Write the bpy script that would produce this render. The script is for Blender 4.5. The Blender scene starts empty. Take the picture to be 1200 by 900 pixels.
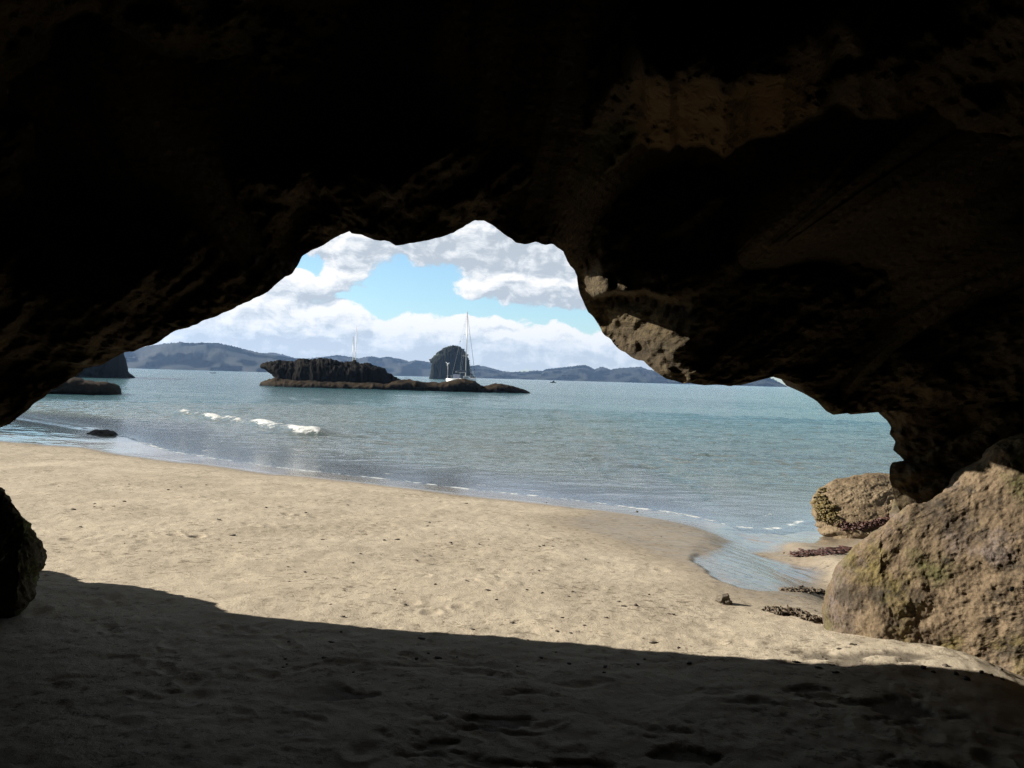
import bpy, bmesh, math, random
import numpy as np
from mathutils import Matrix, Vector

SC = bpy.context.scene
COL = SC.collection
random.seed(7)
RNG = np.random.RandomState(11)

# ------------------------------------------------------------------ camera
FPX = 942.0                                   # focal length in pixels of a 1200 px wide frame
ROLL = math.atan(.029)
PITCH = math.atan(6.5 / FPX)
CAM = np.array([0.0, 0.0, 1.55])
Fv = np.array([0, math.cos(PITCH), -math.sin(PITCH)])
Rv = np.array([math.cos(ROLL), 0, math.sin(ROLL)])
Uv = np.cross(Rv, Fv); Uv /= np.linalg.norm(Uv)
Rv = np.cross(Fv, Uv)
cam_d = bpy.data.cameras.new('camera')
cam = bpy.data.objects.new('camera', cam_d); COL.objects.link(cam)
cam.matrix_world = Matrix(((Rv[0], Uv[0], -Fv[0], CAM[0]), (Rv[1], Uv[1], -Fv[1], CAM[1]),
                           (Rv[2], Uv[2], -Fv[2], CAM[2]), (0, 0, 0, 1)))
cam_d.sensor_width = 36.0
cam_d.lens = 36.0 * FPX / 1200.0
cam_d.clip_start = 0.05
cam_d.clip_end = 20000
SC.camera = cam

# ------------------------------------------------------------------ light, sky, exposure
SUN_AZ, SUN_EL = 84.0, 25.0                   # degrees left of the view direction, degrees up
SUN_STRENGTH = 5.0
SKY_STRENGTH = 0.066
CLOUD_WHITE = .39
HAZE_DENSITY = 0.9e-4
WATER_Z = -0.70
sdir = np.array([-math.sin(math.radians(SUN_AZ)) * math.cos(math.radians(SUN_EL)),
                 math.cos(math.radians(SUN_AZ)) * math.cos(math.radians(SUN_EL)),
                 math.sin(math.radians(SUN_EL))])
sun_d = bpy.data.lights.new('sun', 'SUN')
sun_d.energy = SUN_STRENGTH; sun_d.angle = math.radians(.5); sun_d.color = (1.0, .93, .82)
sun = bpy.data.objects.new('sun', sun_d); COL.objects.link(sun)
sun.location = (-30, 20, 40)
sun.rotation_euler = Vector(sdir).to_track_quat('Z', 'Y').to_euler()

SC.view_settings.view_transform = 'Standard'
SC.view_settings.look = 'None'
SC.view_settings.exposure = 1.35
SC.view_settings.gamma = 1.0
SC.view_settings.use_curve_mapping = False
SC.render.engine = 'CYCLES'
SC.cycles.max_bounces = 8
SC.cycles.diffuse_bounces = 2
SC.cycles.glossy_bounces = 3
SC.cycles.transmission_bounces = 4
SC.cycles.transparent_max_bounces = 12
SC.cycles.volume_bounces = 0
SC.cycles.caustics_reflective = False
SC.cycles.caustics_refractive = False
SC.cycles.use_denoising = True
SC.cycles.denoiser = 'OPENIMAGEDENOISE'
SC.cycles.denoising_input_passes = 'RGB_ALBEDO_NORMAL'
SC.cycles.denoising_prefilter = 'NONE'
SC.cycles.use_adaptive_sampling = False
SC.cycles.sample_clamp_direct = 5.0
SC.cycles.sample_clamp_indirect = 3.0


def ray(px, py):
    """world direction through photo pixels, scaled so that its forward (y) part is 1"""
    px = np.asarray(px, float); py = np.asarray(py, float)
    v = Fv + ((px - 600) / FPX)[..., None] * Rv - ((py - 450) / FPX)[..., None] * Uv
    return v / np.abs(v[..., 1:2])


# ------------------------------------------------------------------ node helpers
class NT:
    def __init__(s, tree):
        s.t = tree; s.n = tree.nodes; s.l = tree.links

    def new(s, typ, **kw):
        n = s.n.new(typ)
        for k, v in kw.items(): setattr(n, k, v)
        return n

    def put(s, sock, v):
        if isinstance(v, bpy.types.NodeSocket): s.l.new(v, sock)
        elif v is not None: sock.default_value = v

    def math(s, op, a, b=None, c=None, clamp=False):
        n = s.new('ShaderNodeMath', operation=op, use_clamp=clamp)
        s.put(n.inputs[0], a)
        if b is not None: s.put(n.inputs[1], b)
        if c is not None: s.put(n.inputs[2], c)
        return n.outputs[0]

    def vmath(s, op, a, b=None):
        n = s.new('ShaderNodeVectorMath', operation=op)
        s.put(n.inputs[0], a)
        if b is not None: s.put(n.inputs[1], b)
        return n.outputs[0] if op not in ('LENGTH', 'DOT_PRODUCT') else n.outputs['Value']

    def noise(s, vec, scale, detail=6, rough=.55, dist=0.0):
        n = s.new('ShaderNodeTexNoise')
        s.put(n.inputs['Vector'], vec); n.inputs['Scale'].default_value = scale
        n.inputs['Detail'].default_value = detail; n.inputs['Roughness'].default_value = rough
        n.inputs['Distortion'].default_value = dist
        return n.outputs['Fac']

    def voro(s, vec, scale, feature='F1'):
        n = s.new('ShaderNodeTexVoronoi', feature=feature)
        s.put(n.inputs['Vector'], vec); n.inputs['Scale'].default_value = scale
        return n.outputs['Distance']

    def ramp(s, fac, stops, interp='LINEAR'):
        n = s.new('ShaderNodeValToRGB'); cr = n.color_ramp; cr.interpolation = interp
        while len(cr.elements) < len(stops): cr.elements.new(.5)
        for e, (p, c) in zip(cr.elements, stops):
            e.position = p; e.color = (c[0], c[1], c[2], 1) if not isinstance(c, (int, float)) else (c, c, c, 1)
        s.put(n.inputs[0], fac)
        return n.outputs[0]

    def mapr(s, v, a, b, c=0.0, d=1.0, smooth=False):
        n = s.new('ShaderNodeMapRange'); n.clamp = True
        if smooth: n.interpolation_type = 'SMOOTHSTEP'
        s.put(n.inputs[0], v); n.inputs[1].default_value = a; n.inputs[2].default_value = b
        n.inputs[3].default_value = c; n.inputs[4].default_value = d
        return n.outputs[0]

    def mix(s, f, a, b, blend='MIX'):
        n = s.new('ShaderNodeMix', data_type='RGBA', blend_type=blend)
        s.put(n.inputs[0], f)
        for sock, v in ((n.inputs[6], a), (n.inputs[7], b)):
            if isinstance(v, bpy.types.NodeSocket): s.l.new(v, sock)
            else: sock.default_value = (v[0], v[1], v[2], 1)
        return n.outputs[2]

    def mapping(s, vec, scale=(1, 1, 1), rot=(0, 0, 0)):
        n = s.new('ShaderNodeMapping')
        s.put(n.inputs['Vector'], vec); n.inputs['Scale'].default_value = scale
        n.inputs['Rotation'].default_value = rot
        return n.outputs[0]

    def bump(s, h, strength=.5, dist=.05, normal=None):
        n = s.new('ShaderNodeBump'); s.put(n.inputs['Height'], h)
        n.inputs['Strength'].default_value = strength; n.inputs['Distance'].default_value = dist
        if normal is not None: s.l.new(normal, n.inputs['Normal'])
        return n.outputs[0]

    def attr(s, name):
        n = s.new('ShaderNodeAttribute'); n.attribute_name = name
        return n.outputs['Fac']


def new_mat(name):
    m = bpy.data.materials.new(name); m.use_nodes = True
    nt = NT(m.node_tree)
    b = nt.n['Principled BSDF']
    pos = nt.new('ShaderNodeNewGeometry').outputs['Position']
    return m, nt, b, pos


def plain_mat(name, col, rough=.5, metal=0.0, vary=.15, scale=8.0):
    m, nt, b, pos = new_mat(name)
    f = nt.noise(pos, scale, 3)
    c0 = tuple(max(0, c * (1 - vary)) for c in col); c1 = tuple(min(1, c * (1 + vary)) for c in col)
    nt.put(b.inputs['Base Color'], nt.ramp(f, [(.3, c0), (.7, c1)]))
    b.inputs['Roughness'].default_value = rough; b.inputs['Metallic'].default_value = metal
    return m


# ------------------------------------------------------------------ world: Nishita sky with clouds
world = bpy.data.worlds.new('World'); SC.world = world; world.use_nodes = True
W = NT(world.node_tree)
for n in list(W.n): W.n.remove(n)
sky = W.new('ShaderNodeTexSky', sky_type='NISHITA')
sky.sun_disc = False
sky.sun_elevation = math.radians(SUN_EL)
sky.sun_rotation = math.radians(-SUN_AZ)
sky.altitude = 0; sky.air_density = 1.0; sky.dust_density = .4; sky.ozone_density = 2.5

# density of cloud as a function of (azimuth, elevation) in units of 100 photo pixels
grp = bpy.data.node_groups.new('cloud_density', 'ShaderNodeTree')
grp.interface.new_socket('P', in_out='INPUT', socket_type='NodeSocketVector')
grp.interface.new_socket('D', in_out='OUTPUT', socket_type='NodeSocketFloat')
G = NT(grp)
gi = G.new('NodeGroupInput'); go = G.new('NodeGroupOutput')


def azel(px, py):
    v = ray(px, py); v = v / np.linalg.norm(v)
    return math.atan2(v[0], v[1]) * 9.42, math.asin(v[2]) * 9.42


P = gi.outputs[0]
warp = G.new('ShaderNodeTexNoise'); warp.inputs['Scale'].default_value = 2.2; warp.inputs['Detail'].default_value = 4
G.put(warp.inputs['Vector'], P)
wv = G.vmath('MULTIPLY', G.vmath('SUBTRACT', warp.outputs['Color'], (.5, .5, .5)), (.55, .40, 0))
Pw = G.vmath('ADD', P, wv)
n1 = G.noise(G.vmath('MULTIPLY', Pw, (1.0, 1.7, 1)), 2.3, 12, .60)
n3 = G.noise(G.vmath('MULTIPLY', Pw, (1.0, 1.5, 1)), 7.0, 8, .62)
n2 = G.noise(G.vmath('MULTIPLY', P, (.55, 4.0, 1)), 1.7, 6, .6)
dens = G.math('MULTIPLY', G.math('SUBTRACT', n1, .5), 3.2)
dens = G.math('ADD', dens, G.math('MULTIPLY', G.math('SUBTRACT', n3, .5), .75))
dens = G.math('ADD', dens, G.math('MULTIPLY', G.math('SUBTRACT', n2, .5), .8))
BLOBS = [  # centre px, radii px, weight
    (300, 392, 150, 40, 1.1), (360, 372, 45, 18, .9), (500, 398, 150, 27, 1.2), (700, 408, 160, 22, 1.0),
    (600, 415, 400, 22, .5), (250, 400, 120, 45, .9),
    (385, 331, 62, 18, 1.25), (345, 335, 30, 12, .6),
    (425, 288, 75, 22, 1.2), (560, 280, 95, 32, 1.4), (650, 295, 70, 26, 1.1), (480, 240, 200, 40, .9),
    (560, 340, 52, 14, 1.2), (575, 328, 26, 13, .7), (650, 338, 60, 20, 1.2), (690, 330, 50, 24, .6),
    (592, 374, 22, 6, .9), (640, 378, 9, 6, .9),
    (490, 330, 50, 26, -1.5), (480, 352, 75, 12, -1.5), (630, 370, 80, 7, -.9), (350, 303, 26, 8, -1.1),
    (415, 348, 28, 8, -.7), (610, 316, 34, 5, -.5), (680, 372, 40, 12, -1.2),
]
for bx, by, rx, ry, w in BLOBS:
    a, e = azel(bx, by)
    d = G.vmath('MULTIPLY', G.vmath('SUBTRACT', Pw, (a, e, 0)), (100 / rx, 100 / ry, 0))
    q = G.vmath('DOT_PRODUCT', d, d)
    g = G.math('EXPONENT', G.math('MULTIPLY', q, -.8))
    dens = G.math('ADD', dens, G.math('MULTIPLY', g, w))
_sp = G.new('ShaderNodeSeparateXYZ'); G.put(_sp.inputs[0], P)
dens = G.math('ADD', dens, G.mapr(_sp.outputs[1], 1.6, 2.1, 0, .9, True))      # cloud added higher up, mostly above the view, to whiten reflections
dens = G.math('SUBTRACT', dens, .30)
G.put(go.inputs[0], dens)

tc = W.new('ShaderNodeTexCoord').outputs['Generated']
sx = W.new('ShaderNodeSeparateXYZ'); W.put(sx.inputs[0], tc)
az = W.math('MULTIPLY', W.math('ARCTAN2', sx.outputs[0], sx.outputs[1]), 9.42)
el = W.math('MULTIPLY', W.math('ARCSINE', sx.outputs[2]), 9.42)
cb = W.new('ShaderNodeCombineXYZ'); W.put(cb.inputs[0], az); W.put(cb.inputs[1], el)
Pd = cb.outputs[0]


def dgrp(vec):
    n = W.new('ShaderNodeGroup'); n.node_tree = grp; W.put(n.inputs[0], vec)
    return n.outputs[0]


D0 = dgrp(Pd)
D1 = dgrp(W.vmath('ADD', Pd, (-.06, .085, 0)))      # a step towards the sun: how much cloud lies above
cover = W.mapr(D0, -.08, .45, 0, 1, True)
grad = W.math('MULTIPLY', W.math('SUBTRACT', D0, D1), 1.15)
thick = W.mapr(D0, .5, 2.4, 0, 1, True)
streak = W.math('SUBTRACT', W.noise(W.vmath('MULTIPLY', Pd, (.5, 4.5, 1)), 1.6, 7, .62), .5)
lit = W.math('ADD', W.math('SUBTRACT', W.math('ADD', .63, grad), W.math('MULTIPLY', thick, .50)), W.math('MULTIPLY', streak, 1.05), None, True)
ccol = W.ramp(lit, [(0.0, (.54, .595, .65)), (.30, (.72, .765, .81)), (.60, (.90, .92, .94)), (.85, (1.05, 1.035, 1.00)), (1.0, (1.13, 1.10, 1.05))])
ccol = W.mix(1.0, ccol, (CLOUD_WHITE, CLOUD_WHITE, CLOUD_WHITE), 'MULTIPLY')
hz = W.mapr(el, 0.0, .9, .45, 0, True)
ccol = W.mix(hz, ccol, (.32, .35, .38))
base = W.mapr(el, 2.0, 3.1, 1.0, .13, True)         # cloud above the view darkened, to cut sky fill on the shaded sand
bv_ = W.new('ShaderNodeCombineXYZ')
for k in range(3): W.put(bv_.inputs[k], base)
ccol = W.mix(1.0, ccol, bv_.outputs[0], 'MULTIPLY')
skyc = W.vmath('MULTIPLY', sky.outputs[0], (SKY_STRENGTH * .92, SKY_STRENGTH * 1.06, SKY_STRENGTH * 1.10))
bg = W.new('ShaderNodeBackground')
W.put(bg.inputs[0], W.mix(cover, skyc, ccol))
bg.inputs[1].default_value = 1.0
wo = W.new('ShaderNodeOutputWorld'); W.l.new(bg.outputs[0], wo.inputs[0])

# ------------------------------------------------------------------ numpy noise
_perm = RNG.permutation(256).astype(np.int64); _perm = np.concatenate([_perm, _perm, _perm])
_g3 = RNG.normal(size=(256, 3)); _g3 /= np.linalg.norm(_g3, axis=1)[:, None]


def perlin(p):
    p = np.asarray(p, float); sh = p.shape[:-1]; p = p.reshape(-1, 3)
    i = np.floor(p).astype(np.int64); f = p - i; i &= 255
    u = f * f * f * (f * (f * 6 - 15) + 10)
    out = 0
    for dx in (0, 1):
        wx = u[:, 0] if dx else 1 - u[:, 0]
        for dy in (0, 1):
            wy = u[:, 1] if dy else 1 - u[:, 1]
            for dz in (0, 1):
                wz = u[:, 2] if dz else 1 - u[:, 2]
                h = _perm[_perm[_perm[(i[:, 0] + dx) & 255] + ((i[:, 1] + dy) & 255)] + ((i[:, 2] + dz) & 255)]
                g = _g3[h]
                out = out + wx * wy * wz * ((f[:, 0] - dx) * g[:, 0] + (f[:, 1] - dy) * g[:, 1] + (f[:, 2] - dz) * g[:, 2])
    return (out * 1.5).reshape(sh)


def fbm(p, octv=5, gain=.5, lac=2.03):
    a = 1.0; s = 0; q = np.array(p, float)
    for _ in range(octv):
        s = s + a * perlin(q); q = q * lac + 17.3; a *= gain
    return s


def ridged(p, octv=4, gain=.5):
    a = 1.0; s = 0; q = np.array(p, float)
    for _ in range(octv):
        s = s + a * (1 - 2 * np.abs(perlin(q))); q = q * 2.07 + 31.7; a *= gain
    return s


def worley(p, seed=0):
    """distance to the nearest of jittered cell points, 0..~1"""
    p = np.asarray(p, float); sh = p.shape[:-1]; p = p.reshape(-1, 3)
    i = np.floor(p).astype(np.int64); best = np.full(len(p), 9.0)
    for dx in (-1, 0, 1):
        for dy in (-1, 0, 1):
            for dz in (-1, 0, 1):
                c = i + np.array([dx, dy, dz])
                cc = (c + seed) & 255
                h = _perm[_perm[_perm[cc[:, 0]] + cc[:, 1]] + cc[:, 2]]
                j = _g3[h] * .45 + .5
                best = np.minimum(best, ((c + j - p) ** 2).sum(1))
    return np.sqrt(best).reshape(sh)


def sstep(x, a, b):
    t = np.clip((np.asarray(x, float) - a) / (b - a), 0, 1)
    return t * t * (3 - 2 * t)


# ------------------------------------------------------------------ mesh helpers
def grid_faces(M, N, close=False):
    i = np.arange(M - 1)[:, None]; n = N if close else N - 1
    j = np.arange(n)[None, :]; j2 = (j + 1) % N
    return np.stack([i * N + j, i * N + j2, (i + 1) * N + j2, (i + 1) * N + j], -1).reshape(-1, 4)


def mesh_np(name, verts, quads, tris=None, smooth=True, attrs=None):
    verts = np.asarray(verts, np.float32).reshape(-1, 3)
    quads = np.asarray(quads, np.int32).reshape(-1, 4)
    tris = np.zeros((0, 3), np.int32) if tris is None else np.asarray(tris, np.int32).reshape(-1, 3)
    me = bpy.data.meshes.new(name)
    me.vertices.add(len(verts)); me.vertices.foreach_set('co', verts.ravel())
    nl = quads.size + tris.size
    me.loops.add(nl); me.loops.foreach_set('vertex_index', np.concatenate([quads.ravel(), tris.ravel()]).astype(np.int32))
    nf = len(quads) + len(tris)
    me.polygons.add(nf)
    st = np.concatenate([np.arange(len(quads)) * 4, quads.size + np.arange(len(tris)) * 3]).astype(np.int32)
    me.polygons.foreach_set('loop_start', st)
    me.polygons.foreach_set('use_smooth', np.full(nf, smooth))
    me.update(calc_edges=True)
    for k, v in (attrs or {}).items():
        a = me.attributes.new(k, 'FLOAT', 'POINT'); a.data.foreach_set('value', np.asarray(v, np.float32).ravel())
    me.validate()
    return me


def link(name, me, mat=None, parent=None):
    o = bpy.data.objects.new(name, me); COL.objects.link(o)
    if mat is not None: me.materials.append(mat)
    if parent is not None: o.parent = parent
    return o


def tag(o, label=None, cat=None, group=None, kind=None):
    if label: o['label'] = label
    if cat: o['category'] = cat
    if group: o['group'] = group
    if kind: o['kind'] = kind
    return o


def empty(name, loc, label=None, cat=None, group=None):
    o = bpy.data.objects.new(name, None); COL.objects.link(o); o.location = loc
    o.empty_display_size = .2
    return tag(o, label, cat, group)


def recentre(o, base=None):
    """move the origin of a mesh object to its base without moving the mesh"""
    me = o.data
    co = np.empty(len(me.vertices) * 3, np.float32); me.vertices.foreach_get('co', co); co = co.reshape(-1, 3)
    c = np.array([co[:, 0].mean(), co[:, 1].mean(), co[:, 2].min()]) if base is None else np.array(base)
    co -= c; me.vertices.foreach_set('co', co.astype(np.float32).ravel()); me.update()
    o.location = c
    return o


def grid_normals(Pg, close):
    if close: du = np.roll(Pg, -1, 1) - np.roll(Pg, 1, 1)
    else: du = np.gradient(Pg, axis=1)
    dv = np.gradient(Pg, axis=0)
    n = np.cross(du, dv)
    return n / (np.linalg.norm(n, axis=-1, keepdims=True) + 1e-9)


def resample(pts, n):
    pts = np.asarray(pts, float)
    s = np.concatenate([[0], np.cumsum(np.hypot(*np.diff(pts[:, :2], axis=0).T))])
    t = np.linspace(0, s[-1], n)
    return np.stack([np.interp(t, s, pts[:, k]) for k in range(pts.shape[1])], -1)


def smooth1(a, k):
    if k < 1: return a
    w = np.hanning(2 * k + 3)[1:-1]; w /= w.sum()
    pad = np.pad(a, ((k, k),) + ((0, 0),) * (a.ndim - 1), mode='edge')
    return np.stack([np.convolve(pad[:, j], w, 'valid') for j in range(a.shape[1])], -1)


class MB:
    """collects boxes, tubes and lathes into one mesh"""
    def __init__(s): s.v = []; s.f = []

    def add(s, vs, fs):
        b = len(s.v); s.v += [tuple(map(float, v)) for v in vs]; s.f += [tuple(b + i for i in f) for f in fs]

    def box(s, c, d, rz=0.0):
        x, y, z = (k / 2 for k in d); ca, sa = math.cos(rz), math.sin(rz)
        vs = []
        for dz in (-z, z):
            for dx, dy in ((-x, -y), (x, -y), (x, y), (-x, y)):
                vs.append((c[0] + dx * ca - dy * sa, c[1] + dx * sa + dy * ca, c[2] + dz))
        s.add(vs, [(3, 2, 1, 0), (4, 5, 6, 7), (0, 1, 5, 4), (1, 2, 6, 5), (2, 3, 7, 6), (3, 0, 4, 7)])

    def tube(s, pts, rad, n=8):
        pts = [Vector(p) for p in pts]
        rad = rad if isinstance(rad, (list, tuple)) else [rad] * len(pts)
        vs = []; fs = []
        for i, p in enumerate(pts):
            t = (pts[min(i + 1, len(pts) - 1)] - pts[max(i - 1, 0)]).normalized()
            u = t.orthogonal().normalized() if i == 0 else (u - t * u.dot(t)).normalized()
            w = t.cross(u)
            for k in range(n):
                a = 2 * math.pi * k / n
                vs.append(p + (u * math.cos(a) + w * math.sin(a)) * rad[i])
        for i in range(len(pts) - 1):
            for k in range(n):
                fs.append((i * n + k, i * n + (k + 1) % n, (i + 1) * n + (k + 1) % n, (i + 1) * n + k))
        fs.append(tuple(range(n - 1, -1, -1))); fs.append(tuple(range((len(pts) - 1) * n, len(pts) * n)))
        s.add(vs, fs)

    def loft(s, secs):
        n = len(secs[0]); vs = [v for sec in secs for v in sec]; fs = []
        for i in range(len(secs) - 1):
            for k in range(n):
                fs.append((i * n + k, i * n + (k + 1) % n, (i + 1) * n + (k + 1) % n, (i + 1) * n + k))
        fs.append(tuple(range(n - 1, -1, -1))); fs.append(tuple(range((len(secs) - 1) * n, len(secs) * n)))
        s.add(vs, fs)

    def build(s, name, mat, parent=None, smooth=False, bevel=0):
        me = bpy.data.meshes.new(name); me.from_pydata(s.v, [], s.f); me.update()
        if bevel:
            bm = bmesh.new(); bm.from_mesh(me)
            bmesh.ops.bevel(bm, geom=list(bm.edges), offset=bevel, segments=2, affect='EDGES', clamp_overlap=True)
            bm.to_mesh(me); bm.free()
        for p in me.polygons: p.use_smooth = smooth
        return link(name, me, mat, parent)


# ------------------------------------------------------------------ shoreline and sand heights
SHORE_PX = [(-420, 468), (-260, 473), (-120, 480), (0, 488), (45, 495), (90, 501.5), (130, 509), (165, 520), (200, 530), (250, 538.5), (300, 545), (400, 557.5),
            (500, 568), (600, 579), (700, 590), (770, 598), (820, 606), (850, 616), (885, 622), (920, 618),
            (950, 610), (985, 604), (1060, 604), (1200, 600), (1500, 600), (2200, 620)]


def plane_hit(px, py, z):
    v = ray(px, py); t = (z - CAM[2]) / v[..., 2]
    return np.stack([t * v[..., 0], t], -1)


SHORE = plane_hit(*np.array(SHORE_PX, float).T, WATER_Z)
_o = np.argsort(SHORE[:, 0]); SHORE = SHORE[_o]
_sx = np.linspace(-60, 60, 2400)
_sy = np.interp(_sx, SHORE[:, 0], SHORE[:, 1])
_w = np.hanning(31); _w /= _w.sum()
_sy = np.convolve(np.pad(_sy, 15, mode='edge'), _w, 'valid')


def shore_u(x, y):
    """signed distance on the sand side of the waterline (metres, about)"""
    ys = np.interp(x, _sx, _sy)
    sl = np.interp(x, _sx, np.gradient(_sy, _sx))
    wob = .28 * perlin(np.stack([x * .35, y * .1, 0 * x + 3.3], -1)) + .10 * perlin(np.stack([x * 1.1, y * .2, 0 * x + 7.3], -1))
    return (ys - y) / np.sqrt(1 + sl ** 2) + wob


def sand_base(x, y):
    u = shore_u(x, y)
    up = .078 * u
    k = .10
    h = np.where(u > 0, .72 - k * np.log1p(np.exp(np.clip((.72 - up) / k, -40, 40))), np.maximum(up * .9, -3.2))
    bank = .20 * np.exp(-(((x - 3.2) / 1.2) ** 2 + ((y - 4.75) / .75) ** 2))      # sand banked up at the boulder's foot
    return WATER_Z + h + bank, u


def poly_sd(x, y, poly):
    """signed distance to polygon, negative inside"""
    poly = np.asarray(poly, float); d = np.full(x.shape, 1e9); ins = np.zeros(x.shape, bool)
    n = len(poly)
    for i in range(n):
        a = poly[i]; b = poly[(i + 1) % n]; e = b - a
        t = np.clip(((x - a[0]) * e[0] + (y - a[1]) * e[1]) / (e @ e + 1e-12), 0, 1)
        d = np.minimum(d, np.hypot(x - a[0] - t * e[0], y - a[1] - t * e[1]))
        c = (a[1] > y) != (b[1] > y)
        with np.errstate(divide='ignore', invalid='ignore'):
            xi = a[0] + (y - a[1]) / (e[1] + 1e-12) * e[0]
        ins ^= c & (x < xi)
    return np.where(ins, -d, d)


def line_d(x, y, pl):
    d = np.full(np.shape(x), 1e9)
    for a, b in zip(pl[:-1], pl[1:]):
        e = b - a
        t = np.clip(((x - a[0]) * e[0] + (y - a[1]) * e[1]) / (e @ e + 1e-12), 0, 1)
        d = np.minimum(d, np.hypot(x - a[0] - t * e[0], y - a[1] - t * e[1]))
    return d


def sand_hit(px, py):
    """where the photo ray meets the smooth sand"""
    px = np.atleast_1d(np.asarray(px, float)); py = np.atleast_1d(np.asarray(py, float))
    v = ray(px, py); t = np.full(px.shape, 3.0)
    z = np.zeros(px.shape)
    for _ in range(60):
        h, _u = sand_base(t * v[:, 0], t)
        tn = (h - CAM[2]) / v[:, 2]
        t = .5 * t + .5 * np.clip(tn, 1, 60)
    h, _u = sand_base(t * v[:, 0], t)
    return np.stack([t * v[:, 0], t, h], -1)


CH_PX = [(806, 654), (822, 668), (840, 679), (862, 687), (890, 692), (930, 693), (968, 694), (985, 680), (990, 662), (975, 655),
         (940, 655), (905, 650), (930, 640), (965, 632), (1000, 622), (990, 604), (940, 604), (900, 608), (866, 612), (846, 622), (826, 634), (812, 644)]
CH = sand_hit(*np.array(CH_PX, float).T)[:, :2]
SCARP = sand_hit(*np.array([(800, 650), (822, 668), (840, 679), (862, 687), (890, 692), (930, 694)], float).T)[:, :2]
WETZ_PX = [(640, 612), (720, 640), (790, 668), (850, 700), (905, 712), (965, 722), (990, 690), (1010, 640), (1010, 600), (900, 604), (800, 600), (700, 592)]
WETZ = sand_hit(*np.array(WETZ_PX, float).T)[:, :2]
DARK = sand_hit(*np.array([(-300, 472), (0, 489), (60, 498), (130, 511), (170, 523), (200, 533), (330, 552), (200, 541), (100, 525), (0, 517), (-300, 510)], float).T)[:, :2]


def sand_full(x, y, fine=True):
    z, u = sand_base(x, y)
    sd = poly_sd(x, y, CH)
    warp = .06 * perlin(np.stack([x * 4, y * 4, 0 * x], -1))
    hard = np.exp(-(line_d(x, y, SCARP) / .45) ** 2)            # a crisp little scarp on the beach side, a soft edge elsewhere
    chan = np.clip(hard * sstep(-(sd + warp), -.02, .10) + (1 - hard) * sstep(-(sd + warp), -.10, .38), 0, 1)
    z = z - .034 * chan
    near = sstep(u, .4, 2.5)
    p = np.stack([x, y, 0 * x], -1)
    rill = ridged(np.stack([x * 3.2 + y * 1.2, y * 1.1, 0 * x + 5], -1), 3)
    z = z + .008 * chan * rill
    wetn = sstep(-poly_sd(x, y, WETZ), -.6, .5)
    dry = near * (1 - .75 * wetn)
    # gentle undulation, tramples, dimples
    z = z + dry * .020 * perlin(p * .9 + 4) + dry * .010 * fbm(p * 2.6, 3)
    if fine:
        tr = sstep(perlin(p * .55 + 9.1), -.25, .45)                 # where many feet have passed
        # the smoother fan of sand at the left of the cave mouth
        fan = np.exp(-(((x + 1.6) / 1.4) ** 2 + ((y - 6.3) / 1.1) ** 2))
        tr = tr * (1 - .85 * fan)
        w = worley(p * np.array([4.2, 3.0, 1]) + np.array([0, 0, .5]), 3)
        dim = -sstep(.34 - w, 0, .30) * .030 + .010 * np.exp(-((w - .40) / .07) ** 2)
        w2 = worley(p * np.array([10.0, 7.5, 1]) + np.array([3, 0, .5]), 9)
        dim2 = -sstep(.30 - w2, 0, .25) * .012 * sstep(perlin(p * 2.3 + 7), -.1, .35)
        pick = sstep(perlin(p * 1.7 + 2.2), .0, .35)
        z = z + dry * tr * (dim * pick * (.5 + .5 * sstep(u, 3, 8)) + dim2)
        z = z + dry * (.0045 * fbm(p * 9, 4, .6) * (1 - .6 * fan)) + .0012 * fbm(p * 30, 2) * near
        # shelving ripples on the wet flat above the stream
        rp = np.sin((y * .95 - x * .30) * 24 + 2.2 * perlin(p * 2.2)) * sstep(perlin(p * 1.1 + 6), -.2, .3)
        z = z + .004 * rp * wetn * (1 - chan)
    return z, u, chan, wetn


# footprints pressed into the shaded sand by the cave mouth
FEET = []
for (a, b, c_, d_, n) in [(90, 735, 520, 735, 9), (120, 765, 420, 790, 6), (330, 748, 640, 800, 6), (520, 775, 980, 830, 8), (60, 800, 380, 850, 5), (480, 850, 900, 860, 6)]:
    for i in range(n):
        t = (i + random.random()) / n
        FEET.append((a + (c_ - a) * t + random.uniform(-30, 30), b + (d_ - b) * t + random.uniform(-12, 12),
                     random.uniform(-.9, .9), random.choice((.5, .7, .8, 1.0))))
FP = sand_hit([f[0] for f in FEET], [f[1] for f in FEET])


def press_feet(x, y, z):
    for (px, py, ang, s), h in zip(FEET, FP):
        m = (np.abs(x - h[0]) < .35) & (np.abs(y - h[1]) < .35)
        if not m.any(): continue
        dx = x[m] - h[0]; dy = y[m] - h[1]
        lx = (dx * math.cos(ang) + dy * math.sin(ang)) / (.135 * s); ly = (-dx * math.sin(ang) + dy * math.cos(ang)) / (.052 * s)
        wob = .55 * perlin(np.stack([x[m] * 14, y[m] * 14, 0 * dx + px], -1))
        r = np.sqrt(lx ** 2 + (ly * (1 + .25 * lx)) ** 2) + wob
        z[m] += -.010 * s * (1 - sstep(r, .15, 1.2)) + .003 * s * np.exp(-((r - 1.2) / .22) ** 2)
    return z


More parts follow.
